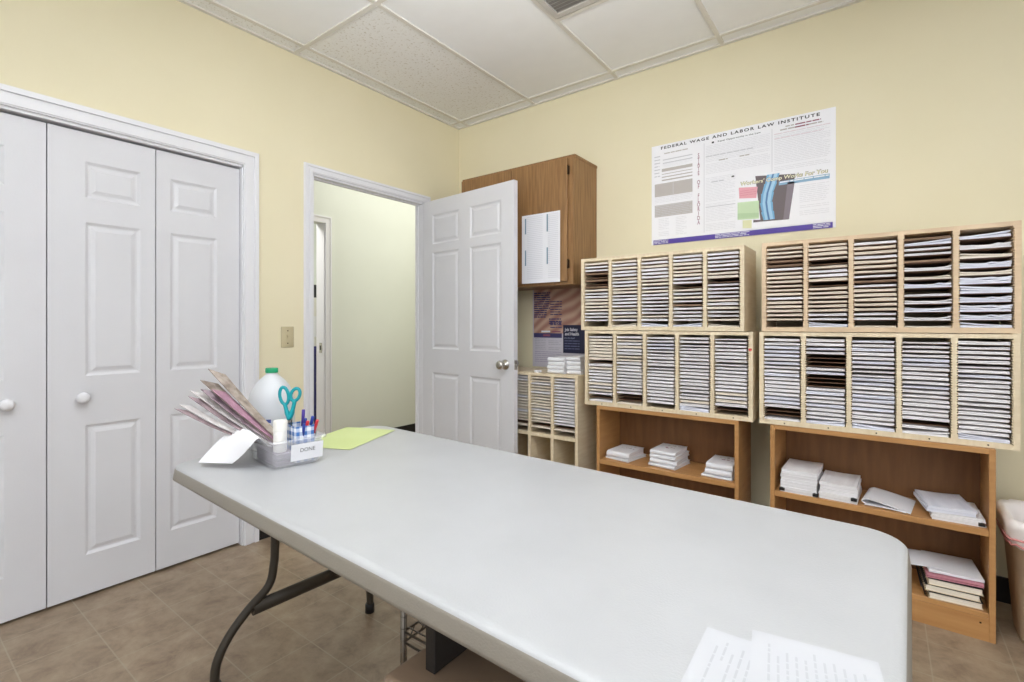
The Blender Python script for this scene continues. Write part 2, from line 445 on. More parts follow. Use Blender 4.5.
# ------------------------------------------------------------------ ceiling vent
v = thing('ceiling_vent', 'grey louvred return air grille set in the ceiling grid', 'vent', (1.406, 1.562, H_C-.004))
bm = bmesh.new(); L_ = .614
for a in ((0,L_,0,.03),(0,L_,L_-.0-.03,L_),(0,.03,.03,L_-.03),(L_-.03,L_,.03,L_-.03)): box(bm, a[0],a[1],a[2],a[3], -.004, .006)
obj('frame', bm, mat('vent frame paint', (196,192,186), .5), v)
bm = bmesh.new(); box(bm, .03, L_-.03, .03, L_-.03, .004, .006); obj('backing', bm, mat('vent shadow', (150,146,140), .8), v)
lm = mat('vent louvre paint', (176,172,166), .5)
for k in range(24):
    bm = bmesh.new(); y = .036+k*.0232
    quad(bm, [(.03,y,-.003),(L_-.03,y,-.003),(L_-.03,y+.014,.004),(.03,y+.014,.004)]); obj('louvre', bm, lm, v)

# ------------------------------------------------------------------ switch plate
v = thing('light_switch', 'beige light switch plate on the yellow wall by the doorway', 'light switch', (0, 1.509, 1.115))
bm = bmesh.new(); bbox(bm, 0, .007, -.038, .038, -.060, .060, .003); obj('plate', bm, M['plate'], v, True)
bm = bmesh.new(); box(bm, .007, .0085, -.009, .009, -.018, .018); box(bm, .0085, .018, -.004, .004, -.002, .010); obj('toggle', bm, M['plate'], v)
for z in (-.036, .036):
    bm = bmesh.new(); box(bm, .007, .0085, -.003, .003, z-.003, z+.003); obj('screw', bm, M['brass'], v)

# ------------------------------------------------------------------ wall cabinet
cb = thing('wall_cabinet', 'brown oak wall cabinet hung high behind the open door', 'cabinet', (.315, 2.648, 1.435))
CW, CD, CH = .925, YB-2.648, .797
bm = bmesh.new(); bbox(bm, 0, CW, .020, CD, 0, CH, .003); box(bm, -.004, CW+.004, .014, CD, CH-.012, CH+.004); obj('case', bm, M['oak'], cb)
bm = bmesh.new()
box(bm, 0, .05, 0, .02, 0, CH-.012); box(bm, CW-.045, CW, 0, .02, 0, CH-.012); box(bm, .05, CW-.045, 0, .02, 0, .03); box(bm, .05, CW-.045, 0, .02, CH-.045, CH-.012)
obj('face_frame', bm, M['oak'], cb)
for (a, b) in ((.032, CW/2-.004), (CW/2+.002, CW-.034)):
    bm = bmesh.new(); bbox(bm, a, b, -.018, -.001, .018, CH-.018, .004); obj('door', bm, M['oak'], cb)
bm0 = None
for z in (.10, CH-.12):
    bm = bmesh.new(); box(bm, CW-.035, CW-.026, -.014, -.001, z, z+.05); lathe(bm, [(.005,z-.004),(.005,z+.054)], 8, cx=CW-.032, cy=-.012)
    obj('hinge', bm, M['brass'], cb)
# calendar sheet taped on the cabinet door
cs = thing('printed_sheet', 'white printed chart sheet taped to the cabinet door', 'paper', (.868, 2.6285, 1.452))
bm = bmesh.new(); sheet(bm, lambda u,v: (u*.29, -.001-.004*math.sin(u*3)*(1-v), v*.442), 8, 8, .0008)
obj('sheet', bm, M['paper'], cs)
bm = bmesh.new()
for (x, z0, z1) in ((.028,.32,.42),(.195,.32,.43),(.028,.115,.215),(.195,.115,.22)): quad(bm, [(x,-.0072,z0),(x+.010,-.0072,z0),(x+.010,-.0072,z1),(x,-.0072,z1)], 0)
for c in range(2):
    for r in range(34):
        z = .425-r*.012
        quad(bm, [(.045+c*.16,-.0068,z),(.165+c*.115,-.0068,z),(.165+c*.115,-.0068,z+.002),(.045+c*.16,-.0068,z+.002)], 1)
obj('print', bm, [mat('blue grey ink', (120,146,160), .8), M['lgrey']], cs)

# ------------------------------------------------------------------ letter sorters
def grooved(bm, x0, x1, y0, y1, z0, z1, left=True, right=True, pitch=.0102):
    """upright panel with routed shelf grooves, profile extruded along y"""
    pr = [(x0,z0),(x1,z0)]; g = .0042
    n = int((z1-z0-.03)/pitch)
    if right:
        for k in range(n):
            z = z0+.018+k*pitch; pr += [(x1,z),(x1-g,z+.001),(x1-g,z+.0044),(x1,z+.0054)]
    pr += [(x1,z1),(x0,z1)]
    if left:
        for k in reversed(range(n)):
            z = z0+.018+k*pitch; pr += [(x0,z+.0054),(x0+g,z+.0044),(x0+g,z+.001),(x0,z)]
    A = [bm.verts.new((x,y0,z)) for x,z in pr]; B = [bm.verts.new((x,y1,z)) for x,z in pr]
    bm.faces.new(A); bm.faces.new(B[::-1])
    for i in range(len(pr)): bm.faces.new((A[i],A[i-1],B[i-1],B[i]))

PAPER_N = 0
STACKS = {}
def stack_mesh(color, h, kind):
    key = (color, round(h,4), kind)
    if key in STACKS: return STACKS[key]
    rnd = random.Random(hash((color, int(h*1e4), kind)) & 0xffff) if False else random.Random(len(STACKS)*13+5)
    bm = bmesh.new(); w, d = .143, .225; nu = 8
    ph = rnd.uniform(0,6); amp = {'flat':.0012,'wavy':.0022,'sag':.005,'loose':.007}[kind]
    nl = 2 if h < .012 else 3
    for l in range(nl):
        z0 = h*l/nl; z1 = h*(l+1)/nl-.0006
        ox = rnd.uniform(-.002,.002); oy = rnd.uniform(0,.004)
        G = []
        for i in range(nu+1):
            u = i/nu
            if kind in ('flat','wavy'): dz = amp*(.5+.5*math.sin(u*5.5+ph))*(l+1)/nl
            elif kind == 'sag': dz = amp*(2*u-1)**2*(l+1)/nl + (.003*u*l if rnd.random()<.3 else 0)
            else: dz = amp*(u if ph > 3 else 1-u)**1.6*(l+1)/nl*1.5
            G.append([bm.verts.new((u*w-w/2+ox, y+oy, z+dz*(1 if z > z0 else (l > 0)))) for (y, z) in ((0,z0),(d,z0),(d,z1),(0,z1))])
        for i in range(nu):
            for k in range(4):
                f = bm.faces.new((G[i][k],G[i][(k+1)%4],G[i+1][(k+1)%4],G[i+1][k])); f.smooth = (k in (0,2))
        bm.faces.new(G[0]); bm.faces.new(G[-1])
    bmesh.ops.recalc_face_normals(bm, faces=bm.faces[:])
    me = bpy.data.meshes.new('form_stack'); bm.to_mesh(me); bm.free(); me.materials.append(PE[color])
    STACKS[key] = me; return me
ORD = ['top','second','third','fourth','fifth','sixth','seventh','eighth','ninth','tenth','eleventh','twelfth','thirteenth','fourteenth','fifteenth','sixteenth','seventeenth','eighteenth','nineteenth','twentieth','twenty-first']
COLN = ['leftmost','second','middle','fourth','rightmost']
CWORD = {'white':'white','cream':'cream','bluish':'bluish white','brown':'brown','buff':'buff'}
stuff_bm = bmesh.new()

def sorter(name, nice, label, x0, y0, z0, W, H, columns, as_stuff=False, base=0, D=.28, cat='letter sorter', group=None, wood='birch'):
    """columns: list of dicts(slots=[z...], fill=[...]) ; base = height of an open cubby row below"""
    r = thing(name, label, cat, (x0,y0,z0), group=group)
    st = .021; pitch = (W-st)/5; rail = .017
    bm = bmesh.new()
    grooved(bm, 0, st, 0, D, 0, H, False, True); obj('side_panel', bm, M[wood], r)
    bm = bmesh.new(); grooved(bm, W-st, W, 0, D, 0, H, True, False); obj('side_panel', bm, M[wood], r)
    bm = bmesh.new(); box(bm, st, W-st, .001, D, H-rail, H-.0005); obj('top_panel', bm, M[wood if wood != 'birch' else 'birchx'], r)
    bm = bmesh.new(); box(bm, st, W-st, .001, D, base, base+rail+.004); obj('bottom_panel', bm, M[wood if wood != 'birch' else 'birchx'], r)
    bm = bmesh.new(); box(bm, st, W-st, D-.006, D-.001, .001, H-rail); obj('back_panel', bm, M[wood], r)
    for k in range(1,5):
        bm = bmesh.new(); grooved(bm, k*pitch, k*pitch+st, .0008, D-.007, base+rail+.004, H-rail); obj('divider', bm, M[wood], r)
        if base:
            bm = bmesh.new(); box(bm, k*pitch, k*pitch+st, .0012, D-.007, .04, base); obj('cubby_divider', bm, M[wood], r)
    if base:
        bm = bmesh.new(); box(bm, st, W-st, .0012, D-.006, .02, .04); obj('cubby_floor', bm, M[wood if wood != 'birch' else 'birchx'], r)
    if z0 > .5 and z0 < 1:
        for k in range(5):
            bm = bmesh.new(); lathe(bm, [(.0002,0),(.0030,0),(.0026,.0012),(.0002,.0013)], 10, cap=False)
            q = obj('screw', bm, M['brass'], r); q.rotation_euler = (PI/2,0,0); q.location = (k*pitch+pitch*.62, .0005, base+.010)
    shelf_me = None
    for c, col in enumerate(columns):
        if col is None: continue
        cx0, cx1 = c*pitch+st, (c+1)*pitch
        zs = col['z']                                  # shelf heights, top to bottom; last compartment rests on the bottom panel
        for i, z in enumerate(zs):
            if z > base+rail+.005:
                if shelf_me is None:
                    bm = bmesh.new(); box(bm, 0, cx1-cx0-.0004, 0, D-.030, -.0026, 0)
                    s = obj('shelf', bm, M['board'], r); shelf_me = s.data
                else:
                    s = bpy.data.objects.new('shelf', shelf_me); C.objects.link(s); s.parent = r
                s.location = (cx0+.0002, .018, z)
            f = col['fill'][i]
            if not f: continue
            color, h, kind = f
            me = stack_mesh(color, h, kind)
            p = (x0+(cx0+cx1)/2-.0025+random.uniform(-.0015,.0015), y0+.001+random.uniform(0,.006), z0+z+.0003)
            if as_stuff:
                t = bmesh.new(); t.from_mesh(me); merge(stuff_bm, t, {'white':0,'cream':1,'bluish':2,'brown':3}[color], Matrix.Translation(p)); continue
            o = bpy.data.objects.new('form_stack', me); C.objects.link(o); o.location = p
            loose = kind == 'loose'
            pos = 'bottom compartment' if i == len(zs)-1 else ORD[i]+' slot down' if i else 'top slot'
            tag(o, '%s %s in %s, %s column of %s' % (CWORD[color], 'curled forms' if loose else 'stack of forms', pos, COLN[c], nice), 'paper stack', 'forms filed in the '+nice)
    return r

def regular(top, n, pitch, bottom, empties=(), color='white', hs=(.0075,.0095,.0115), alt=None, last=None, brown=(), gap=.031, thin=()):
    pitch = (top-bottom-gap)/n
    z = [top-pitch*(i+1) for i in range(n)]+[bottom]
    fill = []
    for i in range(n):
        if i in empties: fill.append(None if empties and i in empties and i not in thin else (color, .0045, 'flat')); continue
        c = color if not alt or random.random() > alt[1] else alt[0]
        if i in brown: c = 'brown'
        fill.append((c, random.choice(hs) if i not in brown else .006, random.choice(('flat','wavy'))))
    fill.append(last)
    return dict(z=z, fill=fill)
RT = .016+.005
BOT = .0212
# upper right
TOP = .415-.018
cols = [regular(TOP, 18, .0203, BOT, (), 'buff', (.0075,.0085,.0095), ('white',.25), brown=(3,4)),
        regular(TOP, 18, .0203, BOT, (4,9), 'buff', (.0075,.0085,.0105), ('white',.25), ('bluish',.012,'loose')),
        regular(TOP-.006, 17, .0208, BOT, (), 'buff', (.0075,.009,.0105), ('white',.3), ('buff',.006,'flat'), brown=(8,)),
        ]
z4 = [.374,.352,.331,.311,.284,.249,.214,.180,.146,.116,.083,.049,BOT]
cols.append(dict(z=z4, fill=[('brown',.006,'flat'),('bluish',.009,'loose'),('white',.007,'flat'),('white',.007,'flat'),('brown',.007,'flat'),('white',.010,'sag'),('cream',.008,'sag'),('bluish',.013,'sag'),('white',.008,'flat'),('white',.010,'sag'),('bluish',.014,'sag'),('white',.010,'sag'),('cream',.005,'flat')]))
z5 = [.362,.322,.287,.249,.222,.188,.152,.118,.082,.050,BOT]
cols.append(dict(z=z5, fill=[('bluish',.011,'loose'),('white',.013,'sag'),('cream',.010,'loose'),('bluish',.017,'sag'),('cream',.010,'sag'),('bluish',.021,'sag'),('bluish',.020,'loose'),('bluish',.017,'sag'),('bluish',.021,'sag'),('brown',.008,'sag'),('bluish',.010,'loose')]))
cols[4]['fill'][9] = ('bluish',.017,'sag')
GS = 'birch pigeonhole sorters along the back wall'
SORT_Y = 2.56
sorter('letter_sorter', 'upper right sorter', 'birch pigeonhole sorter stacked on top at right, two columns with bulky papers', 2.300, SORT_Y+.004, 1.155, .862, .415, cols, group=GS, wood='birchp')
# lower right
TOP = .422-.017
def lr(emp, last, n=20, thin=()): return regular(TOP, n, .0186, BOT, emp, 'white', (.0072,.0084,.0096,.0104), ('bluish',.2), last, gap=.024, thin=thin)
cols = [lr((18,19), ('white',.006,'flat')), lr((4,5,6,9,10,11), ('bluish',.011,'loose')), lr((7,8), ('bluish',.010,'loose'), thin=(7,8)),
        lr((0,18), ('white',.008,'loose'), thin=(0,)), lr((5,14), ('bluish',.012,'loose'), thin=(5,14))]
for c in cols[1]['fill'][4:13]: pass
sorter('letter_sorter', 'lower right sorter', 'birch pigeonhole sorter full of white forms, standing on the right bookcase', 2.290, SORT_Y, .7245, .868, .428, cols, group=GS)
# upper left
TOP = .415-.018
def ul(emp, last, n=18, brown=(), alt=('cream',.3), col='white'): return regular(TOP, n, .0187, BOT, emp, col, (.0074,.0086,.0098), alt, last, brown)
cols = [ul((4,6), None, brown=(3,5,7)), ul((), ('cream',.007,'loose')), ul((), ('bluish',.010,'loose')), ul((8,), ('bluish',.009,'loose'), brown=(13,)), ul((7,), ('cream',.005,'loose'))]
sorter('letter_sorter', 'upper left sorter', 'birch pigeonhole sorter stacked on top at left, under the law poster', 1.340, SORT_Y+.004, 1.155, .884, .415, cols, group=GS)
TOP = .422-.017
def ll(emp, last, n=20, col='white', alt=('cream',.15), thin=()): return regular(TOP, n, .0186, BOT, emp, col, (.0072,.0085,.0098), alt, last, gap=.024, thin=thin)
cols = [ll((8,19), ('white',.008,'flat'), alt=('cream',.4)), ll((18,19), ('cream',.006,'flat')), ll((9,), None, alt=('bluish',.3), thin=(9,)), ll((2,16), ('bluish',.014,'loose'), thin=(2,16)), ll((0,7,19), None, thin=(0,7))]
for i in range(3,8): cols[0]['fill'][i] = ('cream',.0115,'flat')
lsr = sorter('letter_sorter', 'lower left sorter', 'birch pigeonhole sorter with red dot, standing on the left bookcase', 1.367, SORT_Y, .7245, .896, .428, cols, group=GS)
bm = bmesh.new(); t_ = [(0,0)]
lathe(bm, [(.0001,0),(.007,0),(.007,.0008),(.0001,.0008)], 16, cap=False)
rd = obj('dot_sticker', bm, mat('red sticker', (206,70,64), .5), lsr); rd.rotation_euler = (PI/2,0,0); rd.location = (.884,-.0002,.343); rd['label'] = 'small red dot'
# low sorter beside the door
TOP = .884-.018; B2 = .49
def lo(n=18): return regular(TOP, n, .0186, B2+.0212, (16,), 'cream', (.0045,.0060,.0070), ('white',.35), None)
cols = [None, None, lo(), lo(), lo()]
for c in (4,):
    cols[c]['fill'] = [(('white',.0065,'wavy') if (random.random() < .7 and f) else f) for f in cols[c]['fill']]
sorter('floor_sorter', 'low sorter', 'birch pigeonhole unit standing on the floor, half hidden by the open door', .452, SORT_Y+.004, 0, .866, .884, cols, as_stuff=True, base=B2, D=.30)
so = obj('filed_forms', stuff_bm, [PE['white'],PE['cream'],PE['bluish'],PE['brown']])
tag(so, 'thin forms filling the slots of the low sorter by the door', 'paper stack', kind='stuff')

# ------------------------------------------------------------------ bookcases
def bookcase(label, x0, W, y0=SORT_Y, rz=0, label_group='honey beech bookcases under the sorters'):
    r = thing('bookcase', label, 'bookcase', (x0, y0, 0), rz, label_group); H = .7235; D = .28; t = .019
    for x in (0, W-t):
        bm = bmesh.new(); bbox(bm, x, x+t, 0, D, 0, H, .0015, seg=1); obj('side_panel', bm, M['pine'], r)
    bm = bmesh.new(); bbox(bm, t, W-t, 0, D, H-.021, H, .0015, seg=1); obj('top_panel', bm, M['pinex'], r)
    bm = bmesh.new(); bbox(bm, t, W-t, .004, D-.007, .392, .417, .0015, seg=1); obj('shelf', bm, M['pinex'], r)
    bm = bmesh.new(); bbox(bm, t, W-t, .004, D-.007, .086, .105, .0015, seg=1); obj('bottom_shelf', bm, M['pinex'], r)
    bm = bmesh.new(); box(bm, t, W-t, .002, .018, 0, .086); box(bm, W-.045,W-.039,.0015,.002,.062,.068,1); obj('kick_board', bm, [M['pinex'], M['brass']], r)
    bm = bmesh.new(); box(bm, t, W-t, D-.007, D, .02, H-.021); obj('back_panel', bm, M['pineback'], r)
    return r
bookcase('honey-coloured bookcase at left holding three small booklet piles', 1.442, .758)
bookcase('honey-coloured bookcase at right beside the waste bin, two shelves of papers', 2.335, .757, 2.567, -.03)
SZ = .4172
# booklets
def booklet(x, y, z, w, d, h, rz, label, cat='booklet', group=None, cover='paper', edge='white', picture=None, name='booklet'):
    r = thing(name, label, cat, (x,y,z), rz, group)
    # rounded spine to the front (-y)
    bm = bmesh.new(); th = .0014; n = 6; prof = []
    R = h/2
    out = [(d/2, h)]+[( -d/2+R-R*math.sin(PI*k/n), R+R*math.cos(PI*k/n)) for k in range(n+1)]+[(d/2,0)]
    inn = [(d/2, th)]+[( -d/2+R-(R-th)*math.sin(PI*k/n), R-(R-th)*math.cos(PI*k/n)) for k in range(n+1)]+[(d/2,h-th)]
    pr = out+inn
    A = [bm.verts.new((-w/2,a,b)) for a,b in pr]; B = [bm.verts.new((w/2,a,b)) for a,b in pr]
    N = len(out)
    for i in range(len(pr)): bm.faces.new((A[i-1],A[i],B[i],B[i-1]))
    for S in (A,B):
        for i in range(N-1): bm.faces.new((S[i],S[i+1],S[2*N-2-i],S[2*N-1-i]))
    obj('cover', bm, M[cover], r)
    bm = bmesh.new(); box(bm, -w/2+.003, w/2-.003, -d/2+R*.7, d/2-.004, th, h-th); obj('pages', bm, PE[edge], r)
    if picture:
        bm = bmesh.new()
        for k in range(9):
            px = random.uniform(-w*.3,w*.3); py = random.uniform(-d*.05,d*.35); s = random.uniform(.004,.012)
            quad(bm, [(px,py,h+.0004),(px+s*1.6,py,h+.0004),(px+s*1.6,py+s,h+.0004),(px,py+s,h+.0004)], k%2)
        obj('cover_print', bm, [M['tan'], M[picture]], r)
    return r
g = 'white booklets on the left bookcase shelf'
def pile(x, y, z, sizes, labels, rz0, group, **k):
    for i, (w, d, h, dx, dr) in enumerate(sizes):
        booklet(x+dx, y, z, w, d, h, rz0+dr, labels[i], group=group, picture=('red' if i == len(sizes)-1 else None), **k)
        z += h+.0003
pile(1.560, 2.695, SZ, [(.145,.20,.012,.004,-.1),(.140,.195,.034,0,0)], ['thin white sheet pad under the leftmost booklet on left bookcase','white booklet with red print, leftmost pile on left bookcase'], -.06, g)
pile(1.815, 2.700, SZ, [(.150,.20,.018,0,-.06),(.148,.195,.026,0,.04),(.144,.195,.022,.002,-.03),(.140,.19,.022,-.002,.02)],
     ['bottom white booklet of the middle pile on left bookcase','second booklet from bottom of the middle pile, left bookcase','third booklet from bottom of the middle pile, left bookcase','topmost white booklet of the middle pile on left bookcase'], -.05, g)
pile(2.094, 2.690, SZ, [(.150,.20,.010,0,-.03),(.130,.185,.030,.004,0),(.128,.180,.030,.006,.03)],
     ['wide white pad at bottom of the right pile, left bookcase','middle white booklet of the right pile, left bookcase','topmost white booklet with dark print, right pile, left bookcase'], -.02, g)
# right bookcase, upper shelf
g = 'paper piles on the right bookcase upper shelf'
def ream(x, y, z, w, d, h, rz, label, group, layers=5, bend=0, color='white', name='paper_stack', tilt=0):
    bm = bmesh.new(); n = 6
    for l in range(layers):
        z0 = h*l/layers; z1 = h*(l+1)/layers-.0012; ox = random.uniform(-.003,.003); oy = random.uniform(-.003,.003)
        G = []
        for i in range(n+1):
            u = i/n; dz = bend*(2*u-1)**2+tilt*u*(l/layers)
            G.append([bm.verts.new((u*w-w/2+ox, yy+oy, zz+(dz if zz > .0001 else 0))) for yy, zz in ((-d/2,z0),(d/2,z0),(d/2,z1),(-d/2,z1))])
        for i in range(n):
            for k in range(4): bm.faces.new((G[i][k],G[i][(k+1)%4],G[i+1][(k+1)%4],G[i+1][k]))
        bm.faces.new(G[0]); bm.faces.new(G[-1])
    o = obj(name, bm, PE[color], loc=(x,y,z), rz=rz); return tag(o, label, 'paper stack', group)
def clip(parent, x, y, z, s=1):
    bm = bmesh.new()
    bbox(bm, x-.011*s, x+.011*s, y-.004, y+.004, z, z+.014*s, .002)
    tube(bm, smooth_path([(x-.007*s,y-.004,z+.010*s),(x-.008*s,y-.012,z+.016*s),(x,y-.016,z+.020*s),(x+.008*s,y-.012,z+.016*s),(x+.007*s,y-.004,z+.010*s)],4), .0012, 6)
    return obj('binder_clip', bm, M['black'], parent)
o = ream(2.452, 2.685, SZ, .142, .22, .104, -.02, 'tallest white paper stack, leftmost on right bookcase', g, 8, .002)
clip(o, -.066, -.116, .006); clip(o, .066, -.116, .004)
o = ream(2.604, 2.690, SZ, .140, .22, .026, -.05, 'lower half of the second white paper stack, right bookcase', g, 3)
ream(2.604, 2.690, SZ+.0262, .138, .215, .046, -.03, 'upper half of the second white paper stack with binder clip', g, 3, .003)
clip(o, .058, -.115, .012)
# folded magazine
bm = bmesh.new()
sheet(bm, lambda u,v: (.085*math.cos(PI*(.5+u)) if u < .0 else (-.06+.14*max(0,(u-.25))/.75*1.05 if u > .25 else -.06-.018*math.sin(u/.25*PI/1)), -.10+.20*v, (.006+.030*(1-u/.25)*.0+.022*(u/.25) if u <= .25 else .028-.026*((u-.25)/.75)**1.3)), 20, 4, .003)
sheet(bm, lambda u,v: (-.068+.14*u, -.102+.20*v, .003+.003*math.sin(u*3)), 8, 4, .004)
o = obj('folded_magazine', bm, M['paper'], loc=(2.772, 2.68, SZ+.001), rz=-.12); tag(o, 'curled white magazine between two stacks on right bookcase', 'magazine')
# two big stacks at the right
o = ream(2.985, 2.680, SZ, .158, .22, .030, .03, 'lower white paper stack nearest the right bookcase side', g, 4)
clip(o, .068, -.112, .004, .9)
ream(2.955, 2.676, SZ+.0302, .148, .215, .022, .15, 'upper white paper stack with slanted top, right bookcase', g, 2, .003, 'bluish')
# right bookcase, lower compartment : binders, folder, pad and envelope
LZ = .1053; g = 'binders in the lower right bookcase compartment'
def spiral(x, y, z, w, d, h, rz, label):
    r = thing('spiral_binder', label, 'binder', (x,y,z), rz, g)
    bm = bmesh.new(); box(bm, -w/2+.004, w/2-.004, -d/2+.003, d/2-.003, .0022, h-.0022); obj('pages', bm, PE['cream'], r)
    for zz in (0, h-.002):
        bm = bmesh.new(); box(bm, -w/2, w/2, -d/2, d/2, zz, zz+.002); obj('cover', bm, M['darkbox'] if zz else M['kraft'], r)
    bm = bmesh.new()
    for k in range(11):
        yy = -d/2+.014+k*(d-.028)/10
        tube(bm, [(-w/2-.002+.010*math.cos(a), yy, h/2+.55*h*math.sin(a)) for a in [2*PI*j/10 for j in range(10)]], .0016, 5, closed=True)
    obj('coil', bm, M['black'], r)
spiral(2.974, 2.662, LZ+.002, .160, .21, .025, .06, 'bottom spiral binder with cream pages, lower right bookcase')
spiral(2.968, 2.664, LZ+.029, .164, .21, .024, .03, 'middle spiral binder with cream pages, lower right bookcase')
spiral(2.974, 2.662, LZ+.055, .162, .21, .025, .05, 'top spiral binder with cream pages, under the pink folder')
bm = bmesh.new()
sheet(bm, lambda u,v: (-.084+.168*u, -.112+.224*v, .003+.004*u), 6, 3, .003); sheet(bm, lambda u,v: (-.084+.168*u, -.112+.224*v, .011+.004*u), 6, 3, .003)
tag(obj('paper_folder', bm, M['pink'], loc=(2.972,2.664,LZ+.0825), rz=.05), 'pink card folder lying on the spiral binders', 'folder')
bm = bmesh.new(); bbox(bm, -.082,.082,-.10,.10,0,.010,.001,seg=1)
tag(obj('writing_pad', bm, M['paper'], loc=(2.976,2.668,LZ+.1010), rz=.07), 'white writing pad on top of the pink folder', 'pad')
bm = bmesh.new(); sheet(bm, lambda u,v: (-.105+.11*u, -.075+.16*v, .004*math.sin(u*2)), 5, 3, .003)
tag(obj('envelope', bm, M['paper'], loc=(2.930,2.655,LZ+.1120), rz=.12), 'white envelope sticking out left over the binder pile', 'envelope')

# booklets on top of the low sorter
g = 'white booklets on the low sorter'
zz = .8845
for i in range(4):
    booklet(1.143+random.uniform(-.003,.003), 2.70, zz, .118, .20, .024, .02*(i-1.5), ['bottom','second from bottom','third from bottom','topmost'][i]+' white booklet, left pile on the low sorter', group=g); zz += .0243
zz = .8845
for i in range(4):
    booklet(1.255+random.uniform(-.003,.003), 2.72, zz, .095, .20, .026, -.03*(i-1.5), ['bottom','second from bottom','third from bottom','topmost'][i]+' white booklet, right pile on the low sorter', group=g); zz += .0263
bm = bmesh.new(); bbox(bm, -.016,.016,-.02,.02,0,.014,.003)
tag(obj('tape_roll_box', bm, M['paper'], loc=(1.012,2.60,.8845)), 'tiny white box on the low sorter, left of the booklets', 'box')

# ------------------------------------------------------------------ posters
PX, PZ = 1.620, 1.675
ps = thing('labor_law_poster', 'large white laminated labor law poster with purple bottom band', 'poster', (PX, YB-.004, PZ))
PW, PH = .940, .606
bm = bmesh.new(); sheet(bm, lambda u,v: (-.004+u*(PW+.012), .0015-.003*(.5+.5*math.sin(u*4)*math.sin(v*3))*0, v*PH), 4, 4, .001)
obj('sheet', bm, M['poster'], ps)
y = -.0004
bm = bmesh.new(); quad(bm, [(.008,y,0),(.935,y,0),(.935,y,.029),(.008,y,.029)])
bd = obj('bottom_band', bm, M['purple'], ps); bd['label'] = 'purple band with small white print'
bm = bmesh.new()
text_lines(bm, .012, .10, .006, .025, -.0008, .008, .003, 0, .1, 0); text_lines(bm, .37, .55, .006, .025, -.0008, .008, .003, 0, .1, 0); text_lines(bm, .85, .925, .006, .025, -.0008, .008, .003, 0, .1, 0)
obj('band_print', bm, M['poster'], ps)
text('title', 'FEDERAL WAGE AND LABOR LAW INSTITUTE', M['ink'], ps, .055, y, .577, .825, .0170, bold=.028, spacing=1.3)
text('heading', 'Equal Opportunity is the Law', M['ink'], ps, .385, y, .549, .222, .011, bold=.01)
bm = bmesh.new(); quad(bm, [(.352,y,.550),(.364,y,.550),(.364,y,.560),(.352,y,.560)]); quad(bm, [(.458,y,.338),(.472,y,.338),(.472,y,.346),(.458,y,.346)]); obj('emblem', bm, M['ink'], ps)
text('heading', 'S\nT\nA\nT\nE\n \nO\nF\n \nF\nL\nO\nR\nI\nD\nA', M['red'], ps, .270, y, .095, .016, .415, bold=.01, vertical=True)
bm = bmesh.new()   # red heading at upper right, too small to read
text_lines(bm, .725, .765, .553, .562, y, .02, .006, 1, 0, 0); text_lines(bm, .77, .885, .553, .562, y, .02, .006, 0, 0, 0); text_lines(bm, .70, .895, .537, .548, y, .02, .0065, 1, 0, 0); text_lines(bm, .77, .83, .5365, .5475, y-.0002, .02, .0065, 0, 0, 0)
obj('small_heading', bm, [M['red'], M['tan']], ps)
bm = bmesh.new(); y2 = -.0003
# left column
text_lines(bm, .075, .225, .535, .552, y2, .012, .006, 3, .1, 0)
for (a, b) in ((.508,.514),(.488,.494)): quad(bm, [(.066,y2,a),(.243,y2,a),(.243,y2,b),(.066,y2,b)], 1)
for (a, b) in ((.440,.458),(.423,.427),(.404,.410),(.384,.392)): quad(bm, [(.060,y2,a),(.243,y2,a),(.243,y2,b),(.060,y2,b)], 3)
text_lines(bm, .014, .050, .40, .54, y2, .020, .006, 1, .2, 0)
text_lines(bm, .066, .243, .465, .484, y2, .007, .002, 2, .2, 0)
quad(bm, [(.016,y2,.292),(.243,y2,.292),(.243,y2,.370),(.016,y2,.370)], 3)
quad(bm, [(.128,y2-.0002,.296),(.131,y2-.0002,.296),(.131,y2-.0002,.366),(.128,y2-.0002,.366)], 1)
text_lines(bm, .016, .243, .250, .286, y2, .009, .003, 2, .2, 0)
quad(bm, [(.016,y2,.168),(.243,y2,.168),(.243,y2,.240),(.016,y2,.240)], 3)
text_lines(bm, .020, .239, .172, .236, y2-.0002, .010, .003, 1, .2, .1)
text_lines(bm, .04, .105, .05, .155, y2, .010, .0035, 2, .4, .1); text_lines(bm, .145, .21, .05, .155, y2, .010, .0035, 2, .4, .1)
# middle columns
text_lines(bm, .318, .652, .375, .540, y2, .0088, .003, 2, .3, .06); text_lines(bm, .318, .652, .472, .482, y2-.0002, .012, .005, 1, .3, 0)
text_lines(bm, .39, .44, .440, .450, y2-.0002, .012, .006, 3, .1, 0); text_lines(bm, .50, .55, .440, .450, y2-.0002, .012, .006, 3, .1, 0)
text_lines(bm, .318, .478, .045, .355, y2, .0088, .003, 2, .3, .08); text_lines(bm, .35, .42, .322, .332, y2-.0002, .012, .006, 1, .1, 0)
quad(bm, [(.318,y2-.0002,.186),(.478,y2-.0002,.186),(.478,y2-.0002,.190),(.318,y2-.0002,.190)], 1)
text_lines(bm, .672, .925, .325, .528, y2, .0088, .003, 2, .2, .05)
text_lines(bm, .672, .925, .480, .530, y2-.0002, .025, .003, 4, .2, 0)
for x in (.308, .660): quad(bm, [(x,y2,.045 if x < .5 else .33),(x+.0025,y2,.045 if x < .5 else .33),(x+.0025,y2,.56),(x,y2,.56)], 1)
obj('print', bm, [M['ink'], M['lgrey'], M['lgrey2'], M['tan'], M['pinkish']], ps)
